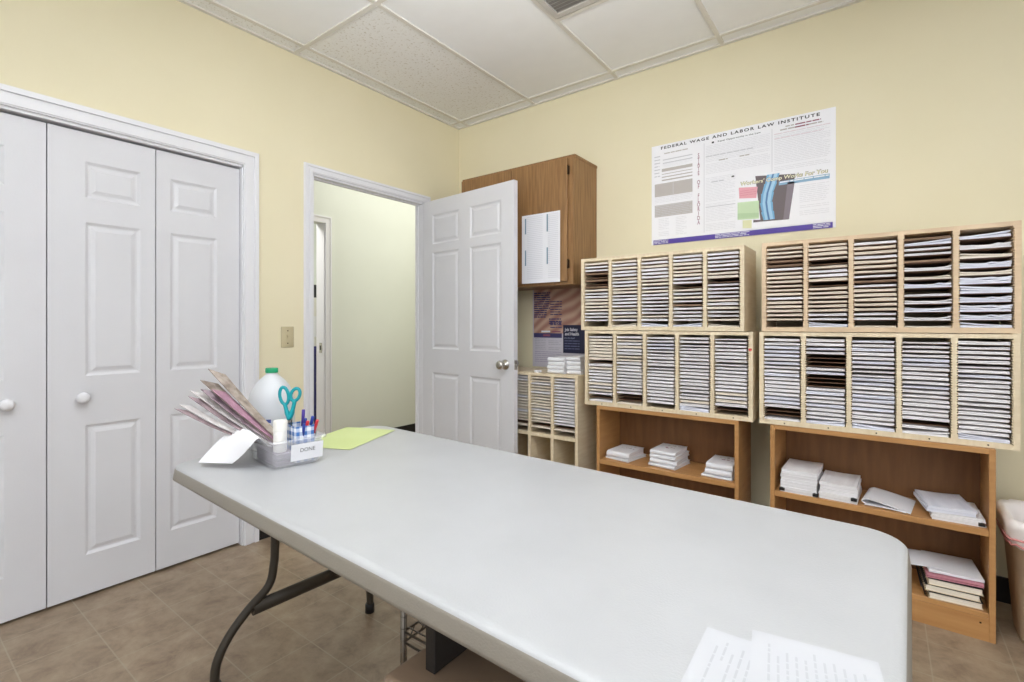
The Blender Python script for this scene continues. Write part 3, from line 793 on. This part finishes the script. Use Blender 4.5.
# workers' comp panel
pn = obj('insert_panel', (lambda b: (box(b, .486,.930,-.0018,-.0002,.034,.312), b)[1])(bmesh.new()), M['poster'], ps)
y = -.0022; bm = bmesh.new()
quad(bm, [(.606,y,.070),(.742,y,.066),(.770,y,.300),(.580,y,.322)], 0)
quad(bm, [(.570,y,.070),(.606,y,.070),(.606,y,.080),(.570,y,.084)], 0)
y -= .0003
def ribbon(xc, w, mi, yy):
    pts = [(.076,.648),(.12,.640),(.17,.634),(.22,.640),(.27,.655),(.318,.668)]
    for (a,ca),(b,cb) in zip(pts, pts[1:]): quad(bm, [(ca+xc-w,yy,a),(ca+xc+w,yy,a),(cb+xc+w*1.15,yy,b),(cb+xc-w*1.15,yy,b)], mi)
ribbon(0,.027,1,y); ribbon(-.012,.006,2,y-.0002); ribbon(.012,.008,2,y-.0002); ribbon(.0,.004,3,y-.0003)
quad(bm, [(.715,y,.068),(.742,y,.068),(.768,y,.260),(.735,y,.262)], 4)
quad(bm, [(.499,y,.212),(.585,y,.202),(.592,y,.262),(.496,y,.272)], 5)
quad(bm, [(.49,y,.094),(.598,y,.088),(.598,y,.186),(.49,y,.190)], 6); quad(bm, [(.49,y-.0002,.10),(.598,y-.0002,.096),(.598,y-.0002,.12),(.49,y-.0002,.13)], 7)
quad(bm, [(.516,y,.045),(.562,y,.040),(.562,y,.086),(.516,y,.088)], 8)
quad(bm, [(.694,y,.252),(.922,y,.250),(.922,y,.274),(.694,y,.272)], 9)
obj('illustration', bm, [mat('dark taupe ink',(98,86,88),.4), mat('x-ray blue ink',(110,168,206),.4), mat('pale blue ink',(160,200,226),.4), mat('deep blue ink',(76,120,170),.4), mat('mauve grey ink',(122,110,118),.4), mat('rose note ink',(226,164,174),.6), mat('mint note ink',(196,218,180),.6), mat('mint shade ink',(180,206,164),.6), mat('pale yellow ink',(222,222,180),.6), mat('steel blue ink',(138,176,204),.5)], pn)
bm = bmesh.new(); text_lines(bm, .70, .918, .256, .270, y-.0003, .012, .006, 0, 0, 0); text_lines(bm, .79, .92, .07, .235, y, .0095, .003, 1, .2, .1); text_lines(bm, .502, .585, .222, .252, y-.0003, .012, .003, 2, .1, 0)
obj('small_print', bm, [M['poster'], M['lgrey2'], mat('rose ink',(214,140,152),.6)], pn)
text('headline', "Workers' Comp Works For You", mat('dark outline ink',(120,116,104),.5), pn, .5045, y-.0006, .2735, .411, .030, bold=.045, shear=.1)
text('headline', "Workers' Comp Works For You", mat('pale yellow letters',(240,236,200),.5), pn, .507, y-.0010, .2755, .406, .026, bold=.008, shear=.1)

# safety poster under the cabinet
sp = thing('safety_poster', 'tall safety notice with striped flag print below the cabinet', 'poster', (.728, YB-.003, .885))
bm = bmesh.new(); box(bm, 0, .46, .0008, .0022, 0, .558); obj('sheet', bm, mat('dull white paper',(206,202,212),.5), sp)
bm = bmesh.new(); quad(bm, [(.010,0,.240),(.452,0,.240),(.452,0,.552),(.010,0,.552)]); obj('flag_print', bm, M['flag'], sp)
bm = bmesh.new()
random.seed(3)
for k in range(15):
    z = .530-k*.0155
    a, b = (.012, .150) if k < 8 else ((.012,.12) if k < 12 else (.14,.245))
    text_lines(bm, a, b, z-.013, z, -.0004, .02, .009, 0, .1, 0)
for k in range(11): text_lines(bm, .150, .245, .465-k*.018-.013, .465-k*.018, -.0004, .02, .007, 0, .2, .1)
quad(bm, [(.010,-.0004,.208),(.245,-.0004,.208),(.245,-.0004,.240),(.010,-.0004,.240)], 0)
quad(bm, [(.090,-.0007,.218),(.150,-.0007,.218),(.150,-.0007,.232),(.090,-.0007,.232)], 1)
quad(bm, [(.075,-.0007,.246),(.150,-.0007,.246),(.150,-.0007,.258),(.075,-.0007,.258)], 2)
quad(bm, [(.165,-.0007,.246),(.235,-.0007,.246),(.235,-.0007,.256),(.165,-.0007,.256)], 1)
text_lines(bm, .02, .115, .12, .20, 0, .012, .004, 3, .2, .1); text_lines(bm, .135, .24, .12, .20, 0, .012, .004, 3, .2, .1)
text_lines(bm, .02, .24, .03, .11, 0, .014, .005, 4, .3, .1)
obj('print', bm, [mat('navy print',(70,66,110),.6), M['red'], M['poster'], mat('grey print',(178,176,186),.7), mat('mauve print',(176,166,190),.7)], sp)
bm = bmesh.new(); box(bm, .256, .452, -.0012, .0006, .105, .298)
jb = obj('notice_panel', bm, mat('dark navy notice',(40,42,70),.5), sp)
text('heading', 'Job Safety\nand Health', mat('white letters',(226,226,234),.6), jb, .268, -.0018, .226, .112, .052, bold=.02)
text('heading', "It's the law!", mat('pale blue letters',(170,180,206),.6), jb, .268, -.0018, .202, .080, .013)
bm = bmesh.new(); text_lines(bm, .268, .385, .115, .192, -.0018, .018, .006, 0, .3, 0); obj('small_print', bm, mat('blue grey letters',(104,110,144),.6), jb)
random.seed(11)

# ------------------------------------------------------------------ folding table
TX, TY, TR = 1.869, .963, math.radians(-2.1)
TL, TWD, TZ = 1.836, .805, .75
tb = thing('folding_table', 'long white plastic folding table with rounded corners in the foreground', 'table', (TX,TY,0), TR)
bm = bmesh.new()
def rrect(hx, hy, r, n=8):
    pts = []
    for cx, cy, a0 in ((hx-r,hy-r,0),(-hx+r,hy-r,PI/2),(-hx+r,-hy+r,PI),(hx-r,-hy+r,1.5*PI)):
        for k in range(n+1): a = a0+PI/2*k/n; pts.append((cx+r*math.cos(a), cy+r*math.sin(a)))
    return pts
rings = []
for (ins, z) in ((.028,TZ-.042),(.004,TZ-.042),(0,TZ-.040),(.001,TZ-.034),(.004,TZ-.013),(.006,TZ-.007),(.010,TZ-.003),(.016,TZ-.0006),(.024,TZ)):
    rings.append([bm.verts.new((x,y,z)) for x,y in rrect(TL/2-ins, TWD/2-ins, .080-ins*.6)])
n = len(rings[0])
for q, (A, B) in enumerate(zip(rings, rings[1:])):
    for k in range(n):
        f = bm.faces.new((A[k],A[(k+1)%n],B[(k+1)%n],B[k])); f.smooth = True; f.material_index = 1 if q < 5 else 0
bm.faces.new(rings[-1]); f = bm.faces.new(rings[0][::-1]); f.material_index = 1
obj('tabletop', bm, [M['table'], M['lipshade']], tb)
for sx in (-1, 1):
    xl = sx*.825
    for s in (-1, 1):
        bm = bmesh.new()
        path = smooth_path([(xl, s*.100, .706),(xl, s*.100, .50),(xl, s*.100, .40),(xl, s*.104,.345),(xl, s*.122,.278),(xl, s*.190,.225),(xl, s*.250,.165),(xl, s*.288,.095),(xl, s*.294,.018)], 5)
        tube(bm, path, .0140, 12)
        lg = obj('leg', bm, M['steel'], tb)
        bm = bmesh.new(); lathe(bm, [(.0185,0),(.0185,.032),(.0165,.036)], 14, cx=xl, cy=s*.292); obj('foot_cap', bm, M['black'], lg)
    bm = bmesh.new(); t = bmesh.new(); tube(t, [(0,-.176,0),(0,.176,0)], .016, 12)
    for v_ in t.verts: v_.co.z *= 1.5
    merge(bm, t, M=Matrix.Translation((xl, 0, .222))); obj('crossbar', bm, M['steel'], tb)
    bm = bmesh.new(); tube(bm, [(xl-sx*.02,-.055,.60),(xl-sx*.40,-.05,.700)], .009, 8); obj('brace', bm, M['steel'], tb)

# things on the table
def onT(x, y): return (x, y, TZ+.0004)
# green sheet
bm = bmesh.new()
A = [(1.245,.955),(.975,1.085),(1.010,1.335),(1.205,1.275)]
def bil(P, u, v): return (1-u)*(1-v)*Vector(P[0])+u*(1-v)*Vector(P[3])+u*v*Vector(P[2])+(1-u)*v*Vector(P[1])
bm = bmesh.new(); pass
sheet(bm, lambda u,v: (-.115+.23*u, -.165+.33*v, .0008+.0015*math.sin(u*3)*v), 6, 8, .0005)
tag(obj('green_paper', bm, M['lime'], loc=(1.098,1.150,TZ+.0006), rz=math.radians(22)), 'lime green sheet of paper lying on the white table', 'paper')
# printed sheets near the viewer
def printed(cx, cy, rz, z, w, h, label, seed):
    rnd = random.Random(seed)
    r = thing('printed_sheet', label, 'paper', (cx,cy,z), rz, 'printed sheets at the near table edge')
    bm = bmesh.new(); sheet(bm, lambda u,v: (-w/2+w*u, -h/2+h*v, .0006), 2, 2, .0004); obj('sheet', bm, M['deskpaper'], r)
    bm = bmesh.new(); n = int((w-.03)/.0105)
    for k in range(n):
        x = -w/2+.02+k*.0105; y = h/2-.018-rnd.random()*.03; e = -h/2+.02
        while y > e and rnd.random() < .97:
            l = min(rnd.uniform(.006,.022), y-e)
            if l < .002: break
            quad(bm, [(x,y-l,.0012),(x+.003,y-l,.0012),(x+.003,y,.0012),(x,y,.0012)]); y -= l+.003
    obj('print', bm, M['deskink'], r)
    return r
printed(2.643, .620, math.radians(2), TZ+.0010, .180, .250, 'printed white sheet lying underneath at the near table edge', 5)
printed(2.690, .683, math.radians(8.7), TZ+.0030, .146, .200, 'small printed white sheet on top at the near table edge', 8)

# clear bin
BR = math.radians(-7.5); BC = Vector((1.203,.843))
bn = thing('plastic_bin', 'clear plastic shoebox bin labelled DONE on the table corner', 'bin', (BC.x,BC.y,TZ+.0005), BR)
bm = bmesh.new(); rings = []
for hx, hy, z in ((.096,.067,.0),(.100,.071,.004),(.109,.080,.078),(.118,.089,.079),(.119,.090,.086),(.110,.081,.086),(.106,.078,.078),(.098,.069,.006),(.094,.065,.0035)):
    rings.append([bm.verts.new((x,y,z)) for x,y in rrect(hx,hy,.018,5)])
n = len(rings[0])
for A, B in zip(rings, rings[1:]):
    for k in range(n): f = bm.faces.new((A[k],A[(k+1)%n],B[(k+1)%n],B[k])); f.smooth = True
bm.faces.new(rings[0][::-1]); bm.faces.new(rings[-1])
obj('tub', bm, M['clear'], bn)
bm = bmesh.new(); box(bm, -.0004, .0004, -.050, .050, 0, .052); cd = obj('label_card', bm, M['paper'], bn); cd.location = (.1075, .024, .018); cd.rotation_euler = (0, .12, 0); cd['label'] = 'white card reading DONE'
text('lettering', 'DONE', M['ink'], cd, .001, -.022, .026, .046, .012, rot='side')
def binpt(x, y, z): return (BC.x+x*math.cos(BR)-y*math.sin(BR), BC.y+x*math.sin(BR)+y*math.cos(BR), TZ+z)
# paper slips in the bin
bm = bmesh.new()
for l in range(6): box(bm, -.085+.003*(l%2), .085-.002*(l%3), -.058, -.004+.002*(l%2), .0005+l*.006, .0055+l*.006)
tag(obj('paper_slips', bm, paper_edge('mauve slips',(176,168,178),(140,130,142)), loc=binpt(0,0,.0045), rz=BR), 'mauve and grey paper slips lying in the clear bin', 'paper')
# glue bottle
bt = thing('glue_bottle', 'white glue bottle standing in the clear bin', 'bottle', binpt(.048,-.034,.0415), BR)
bm = bmesh.new(); lathe(bm, [(.018,0),(.020,.003),(.020,.062),(.0195,.064)], 20); obj('body', bm, M['wht'], bt)
bm = bmesh.new(); lathe(bm, [(.0205,.064),(.0208,.066),(.0208,.094),(.019,.098)], 20); obj('cap', bm, M['wht'], bt)
# gingham caddy
gc = thing('fabric_caddy', 'blue gingham pen holder inside the clear bin', 'pen holder', binpt(.040,.031,.005), BR)
bm = bmesh.new(); rings = []
for hx, hy, z in ((.040,.031,0),(.044,.033,.112),(.0415,.0305,.112),(.038,.029,.003)): rings.append([bm.verts.new((x,y,z)) for x,y in rrect(hx,hy,.010,4)])
n = len(rings[0])
for A, B in zip(rings, rings[1:]):
    for k in range(n): bm.faces.new((A[k],A[(k+1)%n],B[(k+1)%n],B[k]))
bm.faces.new(rings[0][::-1]); bm.faces.new(rings[-1]); obj('holder', bm, M['gingham'], gc)
# pens
def pen(lx, ly, tilt, az, L, m, label, capm=None):
    r = thing('pen', label, 'pen', binpt(lx,ly,.020), 0, None); r.rotation_euler = (0, tilt, az)
    bm = bmesh.new(); lathe(bm, [(.0015,0),(.0045,.010),(.0045,L*.62)], 10); obj('barrel', bm, m, r)
    bm = bmesh.new(); lathe(bm, [(.0052,L*.62),(.0052,L-.004),(.0042,L)], 10); obj('cap', bm, capm or m, r)
pen(.030,.040,.10,2.2,.140,M['violet'],'violet pen leaning beside the teal scissors')
pen(.040,.032,.16,.4,.118,M['blue'],'blue pen at the middle of the gingham holder', M['blue'])
pen(.050,.042,.20,.9,.124,M['blue'],'blue capped pen behind the other blue pen', M['blue'])
pen(.058,.030,.22,.2,.115,M['redp'],'red pen at the right of the gingham holder', M['redp'])
pen(.062,.046,.28,.6,.117,M['wht'],'white pen with red cap, rightmost in the gingham holder', M['redp'])
pen(.066,.022,.18,.0,.108,M['wht'],'white pen with blue cap at the front of the holder', M['blue'])
# scissors, handles up, plane facing the viewer
sc = thing('scissors', 'teal-handled scissors standing in the gingham holder', 'scissors', (1.209,.853,.785), math.radians(36.8)+.1)
for s in (-1, 1):
    bm = bmesh.new(); N = 20
    cx = -.016 if s < 0 else .019; rx, rz_, tl, zc = (.0135,.028,.15,.172) if s < 0 else (.0135,.021,-.35,.175)
    loop = []
    for k in range(N):
        a = 2*PI*k/N; px = rx*math.cos(a); pz = rz_*math.sin(a)
        loop.append((cx+px*math.cos(tl)-pz*math.sin(tl), 0, zc+px*math.sin(tl)+pz*math.cos(tl)))
    tube(bm, loop, .0054, 8, closed=True)
    tube(bm, smooth_path([(cx-s*.002,0,zc-rz_+.002),(cx*.45,.0,.118),(-s*.001,.001*s,.095)],4), [.0066]*4+[.0080]*5, 8)
    hd = obj('handle', bm, M['teal'], sc); hd['label'] = 'teal plastic finger loop'
    bm = bmesh.new(); pts = [(-.008,.100),(.008,.100),(.006+s*.003,.04),(s*.004,.0),(-.004+s*.003,.04)]
    A = [bm.verts.new((x,s*.0012,z)) for x,z in pts]; B = [bm.verts.new((x,s*.0026,z)) for x,z in pts]
    bm.faces.new(A); bm.faces.new(B[::-1])
    for i in range(5): bm.faces.new((A[i-1],A[i],B[i],B[i-1]))
    obj('blade', bm, M['chrome'], sc)
# jug
jg = thing('plastic_jug', 'milky plastic gallon jug with green cap behind the bin', 'jug', (1.006,.900,TZ+.0005), -.47)
bm = bmesh.new()
lathe(bm, [(.058,0),(.071,.004),(.076,.012),(.0765,.07),(.075,.078),(.0765,.086),(.0765,.145),(.0745,.172),(.068,.198),(.056,.222),(.040,.242),(.026,.254),(.0195,.260),(.0185,.266),(.0185,.270)], 32)
obj('body', bm, M['jug'], jg)
bm = bmesh.new(); lathe(bm, [(.0205,.266),(.0212,.268),(.0212,.280),(.020,.2825),(.004,.283)], 24); obj('cap', bm, M['green'], jg)
bm = bmesh.new(); tube(bm, smooth_path([(-.040,0,.238),(-.066,0,.224),(-.082,0,.196),(-.083,0,.160),(-.072,0,.132)],6), .011, 10); obj('handle', bm, M['jug'], jg)
bm = bmesh.new(); n = 8; a0 = -.66
for (z0, z1, mi, rr) in ((.040,.112,0,.0772),(.100,.112,1,.0776),(.086,.090,1,.0776),(.070,.073,1,.0776),(.056,.059,1,.0776)):
    for k in range(n):
        a, b = a0+.62*k/n, a0+.62*(k+1)/n
        quad(bm, [(rr*math.cos(a),rr*math.sin(a),z0),(rr*math.cos(b),rr*math.sin(b),z0),(rr*math.cos(b),rr*math.sin(b),z1),(rr*math.cos(a),rr*math.sin(a),z1)], mi)
obj('label', bm, [M['paper'], mat('label blue',(70,84,150),.6)], jg)
# fan of leaflets leaning out of the bin
LM = [mat('taupe leaflet',(176,164,154),.6,(120,106,96),scale=30), mat('mauve leaflet',(176,160,168),.6,(130,108,118),scale=25), mat('pale grey leaflet',(206,202,200),.6,(184,178,178),scale=30), mat('dusk leaflet',(120,104,108),.6,(160,140,144),scale=30), mat('pink leaflet',(176,136,152),.6,(150,112,130),scale=25)]
tips = [((.985,.606,.928),3,'dark thin leaflet reaching furthest left out of the bin',.014),
        ((.988,.618,.940),2,'pale grey leaflet just above the leftmost thin one',.022),
        ((1.000,.640,.964),3,'dark thin leaflet third from left in the fan',.020),
        ((.992,.650,.980),2,'pale grey leaflet in the lower half of the fan',.030),
        ((1.020,.672,.985),1,'mauve leaflet at the middle of the fan',.040),
        ((1.000,.680,1.012),0,'taupe leaflet in the upper half of the fan',.045),
        ((1.050,.690,.985),4,'short pink leaflet near the top of the fan',.035),
        ((.998,.704,1.045),0,'tallest taupe leaflet standing at the top of the fan',.046)]
for i, (tip, mi, lab, w) in enumerate(tips):
    b0 = Vector(binpt(-.004+.0030*i, -.046+.0060*i, .052)); tp = Vector(tip)
    d = (tp-b0); side = Vector((-.62,.50,.30)); side = (side-d.normalized()*side.dot(d.normalized())).normalized()*w
    sag = .012 if i < 3 else .006
    bm = bmesh.new()
    sheet(bm, lambda u,v: (b0-side*.3)+d*(u*(1-.10*v))+side*v*(.6+.4*u)+Vector((0,0,-sag*math.sin(u*PI))), 10, 3, .0018)
    tag(obj('leaflet', bm, LM[mi]), lab, 'leaflet', 'leaflets fanned out of the clear bin')
# white sheet curling out of the bin on to the table
E0 = [Vector((1.205,.790,.800)), Vector((1.110,.802,.800))]
path = [(Vector((1.235,.772,.812)),Vector((1.115,.792,.815))), (Vector((1.252,.742,.842)),Vector((1.10,.768,.852))), (Vector((1.258,.725,.846)),Vector((1.09,.748,.857))),
        (Vector((1.248,.712,.828)),Vector((1.080,.718,.842))), (Vector((1.215,.702,.796)),Vector((1.072,.680,.808))), (Vector((1.178,.690,.768)),Vector((1.070,.638,.765)))]
pa = smooth_path([p[0] for p in path], 5); pb = smooth_path([p[1] for p in path], 5)
bm = bmesh.new(); npt = len(pa)-1
sheet(bm, lambda u,v: pa[round(u*npt)].lerp(pb[round(u*npt)], v), npt, 4, .0008)
tag(obj('folded_sheet', bm, M['paper']), 'white sheet curling over the bin rim down to the table', 'paper')

# ------------------------------------------------------------------ waste bin at the right
wb = thing('waste_bin', 'beige plastic waste bin with white liner by the right bookcase', 'bin', (3.312,2.680,0)); wb.scale = (1,1,.9)
bm = bmesh.new(); rings = []
for hx, hy, z in ((.130,.100,.0),(.142,.112,.004),(.146,.116,.02),(.176,.146,.485),(.184,.154,.488),(.185,.155,.505),(.178,.148,.506),(.170,.140,.485),(.140,.110,.012)):
    rings.append([bm.verts.new((x,y,z)) for x,y in rrect(hx,hy,.06,6)])
n = len(rings[0])
for A, B in zip(rings, rings[1:]):
    for k in range(n): f = bm.faces.new((A[k],A[(k+1)%n],B[(k+1)%n],B[k])); f.smooth = True
bm.faces.new(rings[0][::-1]); bm.faces.new(rings[-1]); obj('tub', bm, M['beige'], wb)
bm = bmesh.new(); rings = []; rnd = random.Random(4)
prof = [(-.004,.408),(.006,.425),(.010,.455),(.015,.485),(.017,.510),(.006,.524),(-.010,.515),(-.018,.47),(-.03,.30)]
for j, (o_, z) in enumerate(prof):
    ring = []
    for x, y in rrect(.176+o_,.146+o_,.06,6):
        k = 1+rnd.uniform(-.018,.018)*(1 if j < 6 else .5); ring.append(bm.verts.new((x*k,y*k,z+rnd.uniform(-.006,.006))))
    rings.append(ring)
for A, B in zip(rings, rings[1:]):
    for k in range(n): f = bm.faces.new((A[k],A[(k+1)%n],B[(k+1)%n],B[k])); f.smooth = True
obj('liner', bm, M['liner'], wb)['label'] = 'white plastic bin liner'
bm = bmesh.new()
for zz, rr in ((.425,.0085),(.445,.0115)): tube(bm, [(x*1.0,y,zz+rnd.uniform(-.006,.006)) for x,y in rrect(.176+rr,.146+rr,.062,6)], .0045, 6, closed=True)
obj('drawstring', bm, M['linerred'], wb)['label'] = 'pink drawstring band'

# ------------------------------------------------------------------ under the table : wire rack, storage box, black folder
wr = thing('wire_rack', 'low chrome wire rack standing under the folding table', 'rack', (1.742,.872,0))
for x in (0, .55):
    for y in (0, .32):
        bm = bmesh.new(); lathe(bm, [(.009,0),(.009,.56)], 10, cx=x, cy=y)
        for k in range(18): lathe(bm, [(.0098,.03+k*.03),(.0098,.033+k*.03)], 10, cx=x, cy=y)
        obj('post', bm, M['wire'], wr)
for z in (.10, .352, .545):
    bm = bmesh.new()
    for dz in (0, .028):
        tube(bm, [(0,0,z+dz),(.55,0,z+dz),(.55,.32,z+dz),(0,.32,z+dz)], .0035, 6, closed=True)
    for k in range(10): tube(bm, [(0,.016+k*.032,z+.031),(.55,.016+k*.032,z+.031)], .002, 5)
    for k in range(8): tube(bm, [(0,.02+k*.04,z),(0,.02+(k+.5)*.04,z+.028)], .002, 5)
    obj('wire_shelf', bm, M['wire'], wr)
sb = thing('storage_box', 'brown storage box on the floor under the folding table', 'box', (1.968,.63,0))
bm = bmesh.new(); bbox(bm, 0,.50,.0,.21,0,.470,.030,seg=4); obj('body', bm, M['carton'], sb, True)
bm = bmesh.new(); bbox(bm, -.008,.508,-.008,.218,.462,.500,.016,seg=3); obj('lid', bm, M['carton'], sb, True)
bm = bmesh.new(); bbox(bm, 0,.026,0,.15,0,.185,.002,seg=1)
fo = obj('document_folder', bm, M['darkbox'], loc=(2.022,.685,.5004)); tag(fo, 'black document case standing on the brown box under the table', 'folder')

# ------------------------------------------------------------------ things across the hall
cbm = thing('storage_cabinet', 'navy blue cabinet glimpsed through the far hall doorway', 'cabinet', (-2.5,2.78,0))
bm = bmesh.new(); bbox(bm, 0,.4,0,.5,.02,.95,.006); obj('case', bm, M['hallblue'], cbm)
for z in (.06,.36,.66):
    bm = bmesh.new(); bbox(bm, .4,.415,.02,.48,z,z+.27,.004); dr = obj('drawer', bm, M['hallblue'], cbm)
    bm = bmesh.new(); tube(bm, [(.43,.18,z+.2),(.43,.32,z+.2)], .007, 8); obj('handle', bm, M['chrome'], dr)
for i, (z, h, m, lab) in enumerate(((.952,.10,'grid','lowest grey box on the navy cabinet across the hall'),(1.053,.22,'paper','white box second up on the navy cabinet across hall'),(1.274,.2,'grid','grey box under the black speaker across the hall'))):
    bm = bmesh.new(); bbox(bm, 0,.34,0,.42,0,h,.004); box(bm, -.002,.342,-.002,.422,h-.03,h-.02)
    tag(obj('storage_carton', bm, M[m], loc=(-2.46,2.82,z)), lab, 'box', 'boxes on the navy cabinet')
bm = bmesh.new(); bbox(bm, 0,.2,0,.40,0,.14,.01); lathe(bm, [(.05,0),(.05,.004)], 16)
tag(obj('black_speaker', bm, M['black'], loc=(-2.36,2.83,1.476)), 'small black device on the boxes across the hall', 'device')

# ------------------------------------------------------------------ light
def area(name, loc, size, sy, power, rot=(0,0,0), col=(1,.97,.92)):
    l = bpy.data.lights.new(name, 'AREA'); l.shape = 'RECTANGLE'; l.size = size; l.size_y = sy; l.energy = power; l.color = col
    o = bpy.data.objects.new(name, l); C.objects.link(o); o.location = loc; o.rotation_euler = rot; return o
area('ceiling_light', (2.35,.95,H_C-.03), .6, 1.2, 4, col=(.97,.98,1))
area('ceiling_light', (3.6,.2,H_C-.03), .6, 1.2, 10, col=(.97,.98,1))
area('ceiling_light', (2.0,-1.2,H_C-.03), .6, 1.2, 12, col=(.97,.98,1))
area('hall_light', (-.7,3.5,H_C-.03), .6, 2.4, 17, col=(1,1,.98))
area('hall_fill', (-.16,3.4,1.5), 1.6, 1.6, 3, (0,math.radians(90),0), col=(1,1,.98))  # added fill panel hidden behind the left wall, brightens the hall wall
area('hall_light', (-2.1,2.0,H_C-.03), .6, 1.2, 60)
area('uplight_fill', (2.5,.1,1.95), 2.0, 1.2, 64, (math.radians(180-25),0,math.atan2(.5987,.8012)), (.94,.975,1)).data.spread = math.radians(88)  # added upward fill without a fixture, brightens the ceiling
d_ = Vector((.75,2.35,2.77))-Vector((2.7,-.1,2.1))
area('corner_fill', (2.7,-.1,2.1), 1.0, .5, 7, d_.to_track_quat('-Z','Y').to_euler(), (.96,.98,1)).data.spread = math.radians(75)  # added fill aimed at the far ceiling and corner walls
area('rear_fill', (4.6,-2.0,1.7), 2.4, 2.0, 27, (math.radians(84),0,math.radians(48)), (.94,.97,1))  # added broad fill from behind the camera, no window stands here
w = bpy.data.worlds.new('world'); bpy.context.scene.world = w; w.use_nodes = True
w.node_tree.nodes['Background'].inputs[0].default_value = (.95,.975,1,1); w.node_tree.nodes['Background'].inputs[1].default_value = .8

# ------------------------------------------------------------------ camera
cam = bpy.data.cameras.new('camera'); co = bpy.data.objects.new('camera', cam); C.objects.link(co)
co.location = (2.75,0,1.19); co.rotation_euler = (PI/2,0,math.atan2(.5987,.8012))
cam.sensor_width = 36; cam.lens = 494/1024*36; cam.shift_y = -17/1024; cam.clip_start = .02
bpy.context.scene.camera = co
vs = bpy.context.scene.view_settings
vs.view_transform = 'Standard'; vs.look = 'None'; vs.exposure = 0; vs.gamma = 1
